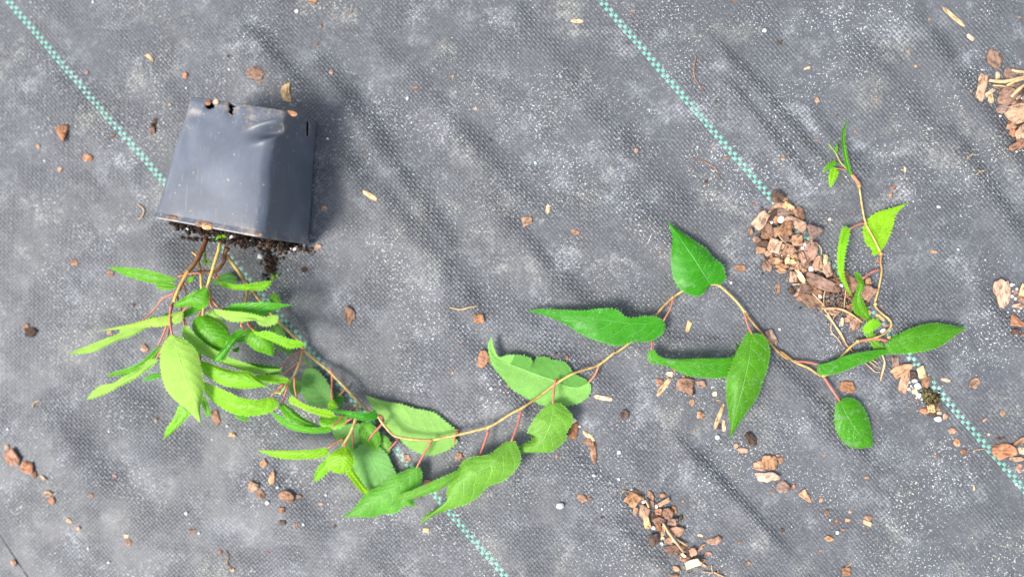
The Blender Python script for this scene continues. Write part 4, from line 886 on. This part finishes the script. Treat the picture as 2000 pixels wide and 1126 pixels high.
F(Z12, None, [(878,28,10,32,20,'cream'),(932,38,11,42,3,'cream'),(903,45,14,20,'dark'),(888,123,17,20,'w'),(1128,135,42,62,-32,'dark','round'),(1022,183,15,16,'tan'),(1068,215,38,22,5,'tan','round'),
 (1262,305,52,64,'tan','block'),(1188,325,42,34,'pink'),(1243,405,82,32,-3,'pink'),(1355,475,44,38,'mauve','round'),(1435,478,15,15,'orange'),(1515,545,34,62,-38,'tan','tri'),(1632,570,12,14,'orange'),
 (1675,665,18,20,'brown'),(1745,733,10,22,'orange'),(1820,718,20,15,'tan'),(1752,805,15,15,'w'),(1790,785,14,8,'tan'),(1690,850,32,18,15,'tan'),(1812,1087,35,32,'brown'),(1970,700,25,20,'orange'),(1965,738,30,18,20,'cream','block'),
 (1355,790,14,20,'dark'),(860,862,46,26,-10,'brown'),(765,828,18,10,'cream','block'),(1110,1027,18,17,'brown'),(825,957,20,14,'orange'),(180,230,18,18,'w'),(180,423,12,14,'w'),(5,395,12,12,'w'),(6,232,11,66,'brown'),
 (1345,285,18,22,'brown'),(1320,250,14,8,'tan'),(1018,318,14,4,50,'cream'),(1275,518,10,10,'brown'),(1048,878,12,10,'brown'),(1632,935,10,9,'orange'),(1955,405,18,9,'tan'),(60,692,16,6,'dark'),(640,582,9,9,'orange'),(718,78,7,7,'tan'),(1300,425,9,8,'w'),(1840,660,12,10,'tan'),(1945,805,10,8,'tan'),(1698,715,8,8,'w'),(1650,250,9,6,'tan')])
fibre(Z12, [(1855,1015),(1840,1035),(1790,1068)], .8)
LZ = 'bottom bark heap'
F(Z11, LZ, [(200,148,20,14,'w'),(270,200,78,38,35,'tan'),(235,380,26,42,20,'tan'),(410,215,24,58,-25,'brown'),(540,210,36,26,'brown'),(420,310,28,42,'brown'),(455,440,32,30,'dark'),(665,380,32,42,'brown'),
 (530,440,20,18,'dark'),(690,610,88,58,'brown','round'),(445,705,58,80,-15,'dark','round'),(615,715,52,34,-10,'tan'),(650,815,72,56,'mauve'),(775,785,36,30,'brown'),(800,925,50,28,'orange'),(760,920,24,22,'tan'),(830,950,26,18,'brown'),
 (690,1030,35,26,20,'tan'),(720,1060,24,20,'brown'),(670,1108,42,24,'brown'),(1000,940,40,24,10,'brown'),(1010,1000,46,18,30,'tan'),(990,775,34,16,-40,'tan'),(970,800,22,18,'brown'),(940,830,14,12,'tan'),(110,155,36,10,12,'brown'),
 (1150,1090,30,12,30,'brown'),(1190,1110,34,14,20,'orange'),(1170,1075,22,8,50,'tan'),(800,830,34,22,'mauve'),(830,870,20,16,'dark'),(640,760,20,18,'mauve'),(540,690,26,16,'cream','block'),(700,480,14,14,'w'),(325,285,30,18,'w'),(440,575,28,25,'w'),(535,752,24,28,'w'),(665,722,20,18,'w')], 1)
F(Z11, LZ, [(215,255,84,88,30,'tan','block'),(325,380,62,66,10,'tan','block'),(368,515,42,74,-20,'cream','block'),(555,285,76,30,-32,'pink','block'),(475,335,28,24,'w'),(490,392,40,38,'orange'),(600,410,52,62,15,'mauve','round'),(640,515,50,50,'mauve'),
 (500,490,68,28,-10,'mauve'),(495,560,30,62,-22,'orange'),(545,605,26,62,'pink','round'),(880,845,42,46,'orange','round'),(885,975,100,46,-30,'cream','block'),(775,882,30,20,30,'cream','block')], 5)
F(Z11, None, [(1110,715,74,36,-10,'brown') if False else (965,662,30,15,10,'cream','block'),(545,965,9,9,'w'),(480,990,9,9,'w'),(765,280,12,10,'pink'),(895,335,14,10,'pink'),(590,925,9,9,'tan'),(455,920,14,8,'tan')])
fibre(Z11, [(545,520),(615,635),(690,735),(778,850)], 2.6, lift=8, zone=LZ, noun='wood strip', colw='long cream')
fibre(Z11, [(345,262),(380,325),(392,385)], 2.0, lift=7, zone=LZ, noun='wood strip', colw='short cream')
fibre(Z11, [(700,700),(760,740),(822,776)], 1.5, lift=5, zone=LZ, noun='wood strip', colw='thin cream')
fibre(Z11, [(990,1065),(1050,1072),(1130,1080)], 1.1, lift=2, zone=LZ); fibre(Z11, [(1090,995),(1095,1035),(1099,1072)], .9, lift=2, zone=LZ); fibre(Z11, [(1120,1070),(1180,1100),(1240,1130)], 1.2, lift=3, zone=LZ)
RZ = 'upper right bark heap'
F(Z13, RZ, [(515,300,62,45,10,'mauve'),(490,515,80,72,-20,'mauve','round'),(450,625,50,42,'mauve','round'),(535,780,32,32,'brown'),(560,575,22,22,'orange'),(545,845,22,36,'orange'),(650,900,40,40,'brown'),(620,470,40,30,'dark'),(600,560,36,22,'dark'),(560,400,60,20,-10,'brown'),(640,620,30,60,'brown'),(640,780,44,30,'dark'),(420,425,30,14,'brown'),(645,525,18,14,'w'),(655,885,14,18,'w'),(430,690,12,10,'w'),(570,1020,12,8,'w'),(700,520,60,70,'mauve'),(720,300,70,50,'brown'),(700,420,50,50,'tan'),(720,780,60,50,'brown'),(760,650,70,80,'tan')], 2)
F(Z13, RZ, [(610,668,100,84,-12,'pink','round'),(622,850,46,76,22,'tan','wedge'),(590,955,88,36,-28,'orange'),(600,520,28,12,-30,'cream','block')], 5)
F(Z13, None, [(378,172,66,84,-8,'brown','round'),(262,430,54,112,14,'tan','block'),(335,480,66,18,-35,'cream','block'),(345,532,24,44,-15,'cream','block'),(410,322,18,34,'cream','block')])
fibre(Z13, [(340,362),(450,372),(540,360),(670,322)], 3.4, lift=5, zone=RZ, noun='wood splinter', colw='long cream')
fibre(Z13, [(370,408),(440,410),(522,426)], 1.5, lift=4, zone=RZ, noun='wood splinter', colw='thin cream')
fibre(Z13, [(500,410),(580,368),(680,340)], 2.6, lift=7, zone=RZ, noun='wood splinter', colw='tan')
fibre(Z13, [(545,264),(600,280),(680,285)], 2.8, lift=4, zone=RZ, noun='wood splinter', colw='short cream')
fibre(Z13, [(540,512),(600,452),(680,385)], 3.2, lift=7, zone=RZ, noun='wood splinter', colw='yellowish')
EZ = 'right edge heap'
F(Z14, EZ, [(380,322,104,172,-4,'pink','round'),(495,240,26,28,'w'),(568,292,22,20,'w'),(555,412,24,22,'w'),(507,385,14,34,'w'),(530,235,14,10,'w'),(560,340,30,24,'mauve'),(650,320,48,100,18,'cream','block'),(520,320,12,10,'w'),(590,510,60,26,'tan'),(560,480,30,14,'dark'),(640,885,34,16,'orange'),(540,570,16,12,'w'),(600,575,14,12,'w'),(625,540,14,10,'w'),(455,590,12,9,'w'),(610,480,12,10,'w'),(575,545,12,8,'tan')])
F(Z14, EZ, [(635,432,64,30,32,'orange')], 4)
F(Z14, None, [(580,710,128,66,26,'orange','tri'),(520,838,52,48,'dark','round')])
QZ = 'lower right edge heap'
F(Z15, QZ, [(378,320,140,92,-5,'orange','round'),(590,205,92,34,-32,'brown','block'),(628,320,50,46,'cream','block'),(555,430,66,30,'tan'),(600,545,38,54,'orange','round'),(350,165,24,18,'dark'),(500,270,20,40,'dark'),(470,590,20,12,'w'),(560,760,30,14,'w')])
F(Z15, None, [(205,115,14,14,'w'),(10,800,10,36,'cream')])
fibre(Z15, [(0,338),(60,312),(130,305),(165,298)], .8)
F(Z16, None, [(733,150,12,12,'w'),(806,207,11,13,'dark'),(1655,85,68,10,44,'cream'),(1735,185,22,11,45,'cream'),(942,333,18,7,-22,'cream'),(989,490,9,12,'tan'),(107,735,9,14,'tan'),(543,776,13,8,'brown'),(448,886,10,9,'dark'),
 (1417,830,8,12,'cream','block'),(1358,918,16,10,-30,'brown'),(1348,955,9,11,'orange'),(1582,1010,9,9,'w'),(1050,1070,7,8,'w'),(1464,327,7,7,'tan'),(1534,100,7,8,'brown'),(1430,255,6,6,'tan'),(1975,85,6,5,'tan'),(985,686,8,5,'brown'),(590,3,10,6,'orange'),(720,1020,8,12,'dark'),(680,995,10,6,'brown'),(472,716,6,5,'tan'),(497,496,6,5,'dark'),(1088,562,5,5,'dark'),(820,775,10,10,'tan'),(93,55,10,7,'mauve'),(1175,643,8,5,'brown'),(1272,490,7,6,'tan'),(1340,60,5,5,'w'),(1130,865,4,4,'w')])
fibre(Z16, [(400,270),(388,340),(395,385),(425,430),(440,450)], 1.1, M_FIBB, colw='tan bent'); fibre(Z16, [(390,768),(450,795),(500,830),(518,878)], .8, M_FIBB, colw='thin brown'); fibre(Z16, [(1720,775),(1740,758),(1755,743)], .8); fibre(Z16, [(1765,855),(1785,838),(1820,830)], .8)
F(Z17, None, [(395,808,52,62,-10,'orange','tri'),(535,962,32,25,'orange'),(915,352,34,14,40,'cream','block'),(1127,462,17,17,'orange','round'),(1565,452,58,42,10,'mauve','round'),(1758,580,28,64,3,'cream','block'),(940,770,15,52,20,'dark'),(932,798,18,20,'mauve'),
 (530,443,11,9,'orange'),(695,830,12,9,'brown'),(568,12,9,9,'w'),(1810,68,13,12,'w'),(1400,425,8,8,'w'),(1135,535,9,8,'w'),(235,890,11,13,'tan'),(370,1035,15,16,'tan'),(1905,5,34,14,10,'tan','block'),(1000,750,7,7,'w'),(1955,158,10,12,'brown'),(1040,640,10,8,'tan'),(275,980,9,9,'w'),(860,20,5,5,'w'),(1408,492,7,6,'orange'),(1395,345,8,10,'dark'),(1585,508,14,7,'tan')])
F(Z18, None, [(1647,130,38,12,8,'cream'),(150,443,15,13,'tan'),(888,470,9,12,'tan'),(133,852,9,9,'w'),(613,602,8,20,-20,'w'),(665,537,16,7,'orange'),(1026,663,10,8,'pink'),(85,160,8,10,'brown'),(60,270,8,10,'brown'),(1118,852,5,12,-40,'dark'),(270,72,10,8,'brown')])
F(Z1, None, [(930,735,14,13,'tan'),(895,928,24,14,-20,'pink'),(832,1040,16,12,'dark'),(612,972,16,16,'w'),(345,205,1,1,'orange')][:-1])
F(Z1, None, [(355,206,15,14,'orange'),(390,202,12,12,'tan'),(452,285,12,22,20,'orange'),(765,258,26,14,20,'brown'),(330,815,40,18,5,'tan'),(170,778,24,10,8,'brown'),(610,866,12,10,'brown'),(290,825,14,10,'mauve'),(420,452,7,6,'orange'),(645,740,9,14,'tan')][0:0])
F(Z0, None, [(725,383,17,5,32,'cream'),(1028,432,12,9,-20,'tan','block'),(683,615,9,15,'brown'),(936,623,12,9,'brown'),(943,699,11,15,'orange'),(1345,636,5,12,15,'cream','block'),(1070,408,4,9,10,'cream'),(1046,318,2,5,'w'),(632,405,5,5,'tan'),(146,512,6,4,'tan'),(60,648,12,10,'dark'),(52,640,6,9,'brown'),(215,650,5,5,'pink'),(1124,452,8,5,20,'orange'),(1520,562,4,9,'brown'),(170,308,0.1,0.1,'tan')][:-1])
F(Z6, None, [(845,530,1,1)][:0]+[(835,812,45,40,15,'brown','block'),(850,840,26,20,'dark'),(905,805,26,16,'brown'),(705,797,20,16,'brown'),(755,757,15,13,'cream','block'),(772,745,9,10,'brown'),(725,820,13,52,36,'cream'),(900,955,18,18,'tan'),(972,853,10,11,'cream','block'),(860,893,12,15,'tan'),
 (437,870,46,11,10,'cream'),(537,950,20,21,'dark','round'),(299,980,9,13,'w'),(295,1030,24,42,8,'orange'),(368,1055,38,11,42,'cream'),(362,1080,18,12,'brown'),(388,1110,15,20,'brown'),(990,960,10,66,20,'cream'),(1012,1005,9,28,-5,'cream'),(983,1060,12,14,'w'),(1240,590,20,42,-22,'pink'),(1048,322,8,6,'w'),(820,775,10,10,'orange'),(985,885,8,7,'tan'),(262,680,7,14,'brown'),(208,660,7,8,'dark'),(705,178,7,5,'tan'),(1280,545,12,4,'w')])
F(Z5, None, [(853,168,1,1)][:0]+[(725,706,20,23,'brown'),(1437,620,18,20,'brown') ,(1460,685,15,52,-5,'brown'),(1465,808,10,10,'w'),(1280,975,8,38,-4,'w'),(1400,930,26,18,25,'brown'),(1440,937,12,11,'brown'),(540,1112,18,16,'cream','block'),(430,712,20,22,'pink'),(452,725,6,14,'tan'),(545,845,28,16,15,'brown'),(900,330,14,8,'w'),(1258,703,9,8,'tan'),(995,312,8,14,'brown'),(685,248,8,8,'pink'),(1385,540,8,10,'w'),(735,78,7,5,'pink'),(1000,965,6,6,'w'),(1508,990,8,6,'w')])
F(Z4, None, [(122,675,22,22,'pink'),(175,767,22,36,12,'tan'),(55,820,33,34,20,'tan'),(103,868,24,32,-25,'brown'),(270,888,54,38,10,'brown'),(340,890,22,12,'brown'),(210,827,12,12,'w'),(145,927,12,18,'w'),(235,975,23,20,'brown'),(242,1055,25,18,'dark'),(325,1070,13,18,'tan'),(518,880,9,9,'w'),(575,1083,10,9,'dark'),(487,940,14,9,'pink'),(375,1068,11,10,'w'),(200,487,7,6,'w'),(125,740,7,7,'w'),(760,432,18,6,'orange')])
F(Z19, None, [(82,352,48,56,-20,'orange','wedge'),(172,415,46,46,20,'orange','block'),(215,455,18,24,'brown'),(45,290,16,18,'pink'),(268,472,26,9,30,'tan'),(297,575,25,20,'tan'),(320,612,20,26,'orange'),(427,737,19,12,30,'cream','block'),(475,785,18,13,'tan'),(710,460,13,12,'orange'),(568,580,15,15,'brown'),
 (1137,692,13,13,'w'),(775,830,16,12,'cream','block'),(785,870,21,18,'orange'),(540,905,9,9,'w'),(85,993,15,22,-15,'orange'),(1345,930,15,14,'brown'),(1175,798,26,11,'brown'),(1417,213,26,13,'cream','block'),(1388,160,10,10,'w'),(1318,105,22,52,-22,'brown'),(665,990,9,9,'w'),(857,716,8,6,'brown'),(1635,935,8,6,'orange'),(1420,1035,16,12,'cream','block'),(45,180,7,10,'w'),(672,188,7,8,'w'),(960,118,8,8,'tan'),(1216,812,9,9,'w'),(1295,242,6,6,'w'),(1160,755,7,7,'w')])
fibre(Z19, [(200,50),(205,22),(245,0)], 1.2, colw='pale curved'); fibre(Z19, [(1375,920),(1395,955),(1385,1000),(1415,1035)], 1.0, M_FIBB, colw='tan wavy')
F(Z2, None, [(45,148,20,15,'orange'),(245,205,22,17,'orange'),(432,620,22,22,'pink'),(375,380,9,9,'dark'),(498,1008,10,9,'tan'),(215,372,6,6,'w'),(238,1072,7,7,'w')])
F(Z8, None, [(1133,502,30,22,-45,'tan'),(1277,660,11,15,'tan'),(1187,695,14,8,-40,'tan'),(1015,750,19,15,'orange'),(1040,810,18,22,'tan'),(1077,862,16,17,'brown'),(1208,770,7,7,'cream','block'),(565,993,11,7,'tan'),(100,10,9,20,'brown'),(1270,790,18,6,'dark'),(926,884,7,7,'tan'),(1130,1048,3,12,'cream')])
F(Z7, None, [(1027,728,15,9,10,'tan'),(485,556,7,9,'cream','block'),(883,630,5,8,'tan'),(735,775,9,7,'orange'),(1298,770,5,5,'w'),(1155,715,5,8,'w')])
fibre(Z0, [(878,600),(900,604),(915,600),(934,597)], 1.4, colw='cream'); fibre(Z0, [(268,398),(281,408),(278,422),(270,428)], 1.3, colw='cream curled')
M_TEAL, tt = mat('teal_thread'); _b = NB(tt); _b.out(_b.pr(S2L((110,190,175)), .5).outputs[0])
fibre(Z0, [(1047,314),(1045,320),(1046,326)], .6, M_TEAL, noun='loose thread', colw='short mint')
# chips lying on the pot's upper side
def on_pot(cx, cy, rx, ry, ang, c, h):
    o = frag(Z1, cx, cy, rx, ry, ang, c, th=1.4); (px, py), = Z1([(cx, cy)]); o.location = P(px, py, h); DEB[-1][6] = 'POT'
for r in ((350,206,14,13,0,'orange',150),(390,202,12,11,0,'tan',151),(452,285,11,22,20,'orange',151),(770,259,26,12,18,'brown',138),(330,815,42,13,8,'tan',179),(345,830,24,9,8,'cream',179),(170,780,26,9,10,'brown',177),(610,866,12,8,0,'brown',179),(300,812,14,10,0,'mauve',180)): on_pot(*r)
def clump(name, z, cx, cy, rx, ry, n, mats, seed, label, cat, rr=(.8,1.2,1.8,2.6), top=1.5):
    rng = random.Random(seed); vs, fs, mi = [], [], []; (px, py), = z([(cx, cy)]); o0 = P(px, py)
    for q in range(n):
        a = rng.uniform(0, 6.28); r_ = abs(rng.gauss(0, .5)); x = px+math.cos(a)*r_*rx/z.k; y = py+math.sin(a)*r_*ry/z.k
        p = P(x, y); s = rng.choice(rr)*U; p.z = HF(p.x, p.y)+s*.5+max(0, (1-r_))*rng.random()*top*2.2*U
        v, f = lump(rng, p, s, 1, (rng.uniform(.8,1.8), 1, .8)); k = len(vs); vs += v; fs += [tuple(t+k for t in g) for g in f]; mi += [rng.randrange(len(mats))]*len(f)
    o = link(name, vs, fs, mats, origin=o0, midx=mi); tag(o, label, cat); return o
clump('soil_clump', Z1, 665, 1015, 58, 92, 330, [M_SOIL, M_SOIL, M_SOIL, M_CRUMB], 3, 'dark crumbly soil clump fallen below the pot mouth beside the mint line', 'soil clump')
clump('soil_clump', Z17, 940, 760, 12, 40, 16, [M_SOIL, M_CRUMB], 9, 'tiny dark soil crumb cluster left of the pot', 'soil clump')
clump('moss_clump', Z9, 825, 840, 34, 75, 120, [BM['olive'], M_SOIL, BM['olive']], 4, 'olive green moss clump among white perlite below the long right leaf', 'moss clump', top=2.5)
clump('moss_clump', Z9, 895, 880, 62, 70, 190, [M_SOIL, M_CRUMB, BM['olive']], 6, 'dark mossy soil clump touching the mint line below the right leaves', 'moss clump', top=3)
clump('moss_clump', Z11, 745, 462, 30, 50, 40, [BM['olive'], M_CRUMB], 8, 'thin olive moss tuft on right side of the bottom bark heap', 'moss clump')
rngm = random.Random(77)
for z_, cx_, cy_, sp_, nn in ((Z9,830,840,70,22),(Z9,895,885,60,16)):
    vs_, fs_ = [], []
    for q in range(nn):
        x0, y0 = cx_+rngm.gauss(0, sp_*.4), cy_+rngm.gauss(0, sp_*.6); a = rngm.uniform(1.2, 2.2)
        pts = z_([(x0, y0), (x0+math.cos(a)*18+rngm.uniform(-8,8), y0+math.sin(a)*22), (x0+math.cos(a)*30, y0+math.sin(a)*42)])
        w_ = [P(p[0], p[1], hg(p[0], p[1])+5+2*math.sin(i+q)) for i, p in enumerate(pts)]
        for i in range(2):
            s_ = Vector((.7*U, .3*U, 0)); k = len(vs_); vs_ += [w_[i]-s_, w_[i]+s_, w_[i+1]+s_*.6, w_[i+1]-s_*.6, w_[i]+Vector((0,0,.9*U)), w_[i+1]+Vector((0,0,.9*U))]; fs_ += [(k,k+3,k+5,k+4),(k+4,k+5,k+2,k+1)]
    o0 = P(*z_([(cx_, cy_)])[0]); o = link('moss_strands', vs_, fs_, BM['olive'], origin=o0); tag(o, 'olive moss strands over the %s' % ('white perlite grains beside the moss' if nn == 22 else 'dark mossy soil clump'), 'moss')
# crumbs between the flakes, and pale grit all over the cloth: uncountable
def scatter(name, pts, mats, label, cat):
    T = [(0,0,1),(0,1,-.3),(.87,-.5,-.3),(-.87,-.5,-.3),(.4,.3,.7)]; TF = [(0,1,3),(0,3,2),(0,2,4),(4,2,1),(0,4,1),(1,2,3)]
    rng = random.Random(len(pts)); vs, fs, mi = [], [], []
    for (px, py, r, mm, lift) in pts:
        p = P(px, py); p.z = HF(p.x, p.y)+(lift+.3*r)*U; a = rng.uniform(0, 6.28); ca, sa = math.cos(a)*r*U, math.sin(a)*r*U; e = rng.uniform(.5, 1.2); k = len(vs)
        for x, y, z_ in T:
            x, y = x*rng.uniform(.7, 1.3)*1.3, y*rng.uniform(.7, 1.3)*e; vs.append((p.x+x*ca-y*sa, p.y+x*sa+y*ca, p.z+z_*r*U*.7))
        fs += [tuple(q+k for q in f) for f in TF]; mi += [mm]*len(TF)
    o = link(name, vs, fs, mats, smooth=False, midx=mi); tag(o, label, cat, kind='stuff'); return o
rg = random.Random(21); pts = []
for i in range(1500):
    x, y, w_ = spine(rg.random()**.8); off = rg.gauss(0, .45)*w_; x += off*.8; y -= off*.45
    q, = Z10([(x+rg.gauss(0, 14), y+rg.gauss(0, 14))]); pts.append((q[0], q[1], rg.choice([.7,1,1.3,1.8,2.4]), rg.choice([0,0,1,2,3,3]), rg.random()*3))
for i in range(420):
    q, = Z10([(800+rg.gauss(0, 95), 890+rg.gauss(0, 75))]); pts.append((q[0], q[1], rg.choice([.8,1.1,1.5,2.2]), rg.choice([0,1,2,3,3]), 1+rg.random()*6))
for i in range(420):
    t = rg.random(); q, = Z11([(330+620*t+rg.gauss(0, 60), 330+700*t+rg.gauss(0, 60))]); pts.append((q[0], q[1], rg.choice([.6,.9,1.3,1.8]), rg.choice([0,1,2,3]), rg.random()*2))
for i in range(260):
    q, = Z13([(640+rg.gauss(0, 90), 620+rg.gauss(0, 170))]); pts.append((q[0], q[1], rg.choice([.7,1,1.6]), rg.choice([0,1,2,3]), rg.random()*2))
for i in range(160):
    q, = Z9([(800+rg.gauss(0, 70), 820+rg.gauss(0, 90))]); pts.append((q[0], q[1], rg.choice([.6,.9,1.3]), rg.choice([0,1,2,4,4]), rg.random()*2))
scatter('bark_crumbs', pts, [BM['brown'], BM['tan'], BM['orange'], M_SOIL, PERL], 'fine bark dust and crumbs between the flakes of the heaps', 'bark dust')
rg = random.Random(33); pts = []
cl = [(rg.uniform(0, 2000), rg.uniform(0, 1126), rg.uniform(25, 90)) for _ in range(46)]
for i in range(2200):
    if rg.random() < .45: x, y = rg.uniform(-60, 2060), rg.uniform(-60, 1186)
    else: c_ = rg.choice(cl); x, y = rg.gauss(c_[0], c_[2]), rg.gauss(c_[1], c_[2])
    pts.append((x, y, rg.choice([.45,.55,.7,.9,1.2] if rg.random() < .93 else [1.3]), 0 if rg.random() < .8 else rg.choice([1,2]), 0))
scatter('grit', pts, [PERL, BM['tan'], BM['orange']], 'fine pale grit scattered over the whole grey cloth', 'grit')

# ------------------------------------------------------------------ labels
LMK = [('black pot',(460,330)),('fallen soil clump',(530,520)),('crowded vine leaves',(400,640)),('large pale leaf',(355,740)),('upper left mint line',(150,150)),('top edge of the photo',(860,0)),
 ('upper right mint line',(1175,10)),('middle right mint line',(1350,195)),('large bark pile',(1550,470)),('vine tip shoot',(1640,300)),('long deep green leaf',(1160,635)),('topmost spade shaped leaf',(1360,510)),
 ('folded dark leaf',(1360,715)),('spotted hanging leaf',(1460,750)),('small round leaf',(1665,825)),('bottom bark heap',(1300,1010)),('upper right bark heap',(1975,200)),('mossy heap',(1810,760)),('lower right mint line',(1920,860)),
 ('lower left dark seam',(30,1080)),('left edge of the photo',(0,600)),('bottom edge of the photo',(600,1126)),('curled pale leaf',(1030,730)),('bitten leaf',(1070,840)),('lower left mint line',(960,1090)),('narrow lime leaf',(570,885)),
 ('lower pointed leaf tip',(690,1000)),('lime heart leaf',(1730,440)),('lower right corner',(2000,1126)),('upper right corner',(2000,0)),('upper left corner',(0,0)),('cloth right of pot',(900,420)),('upper centre cloth',(900,150)),('lower centre cloth',(1150,960)),('lower left cloth',(280,950))]
ORD = ['','second ','third ','fourth ','fifth ','sixth ','seventh ','eighth ','ninth ','tenth ','eleventh ','twelfth ','thirteenth ','fourteenth ','fifteenth ','sixteenth ','seventeenth ','eighteenth ','nineteenth ','twentieth ']
def ordw(i): return ORD[i] if i < 20 else '%dth ' % (i+1) if (i+1) % 10 not in (1,2,3) else '%d%s ' % (i+1, {1:'st',2:'nd',3:'rd'}[(i+1)%10])
from collections import defaultdict
gr = defaultdict(list)
for d in DEB:
    o, px, py, r, cw, noun, zone = d
    o['category'] = noun; o['group'] = {'bark chip':'bark chips strewn on the cloth','bark crumb':'bark crumbs strewn on the cloth','perlite grain':'white perlite grains on the cloth','wood splinter':'pale wood splinters on the cloth'}.get(noun, 'loose %ss on the cloth' % noun)
    if zone == 'POT': gr[('pot', cw, noun)].append(d)
    elif zone: gr[('z', zone, cw, noun)].append(d)
    else:
        sz = 'large' if r > 12 else ('small' if r > 5.9 else ('tiny' if r > 2.6 else 'minute'))
        nm, (lx, ly) = min(LMK, key=lambda l: (l[1][0]-px)**2+(l[1][1]-py)**2); dx, dy = px-lx, py-ly
        di = ('right of' if dx > 0 else 'left of') if abs(dx) > abs(dy) else ('below' if dy > 0 else 'above')
        gr[('s', sz, cw, noun, di, nm)].append(d)
for k, L_ in gr.items():
    if k[0] == 's':
        _, sz, cw, noun, di, nm = k; lx, ly = dict(LMK)[nm]; L_.sort(key=lambda d: (d[1]-lx)**2+(d[2]-ly)**2)
        for i, d in enumerate(L_):
            s = (noun if noun in ('root fibre','wood splinter','loose thread') else noun)
            d[0]['label'] = f'{sz} {cw} {s} {di} the {nm}' if len(L_) == 1 else f'nearest {sz} {cw} {s} {di} the {nm}' if i == 0 else f'{ordw(i)}nearest {sz} {cw} {s} {di} the {nm}'
    elif k[0] == 'z':
        _, zone, cw, noun = k; L_.sort(key=lambda d: d[2])
        for i, d in enumerate(L_): d[0]['label'] = f'{cw} {noun} in the {zone}' if len(L_) == 1 else f'{"topmost " if i == 0 else ordw(i)}{cw} {noun}{"" if i == 0 else " from the top"} in the {zone}'
    else:
        _, cw, noun = k; L_.sort(key=lambda d: d[1])
        for i, d in enumerate(L_): d[0]['label'] = f'{cw} {noun} stuck on the black pot' if len(L_) == 1 else f'{"leftmost " if i == 0 else ordw(i)}{cw} {noun}{"" if i == 0 else " from the left"} stuck on the black pot'
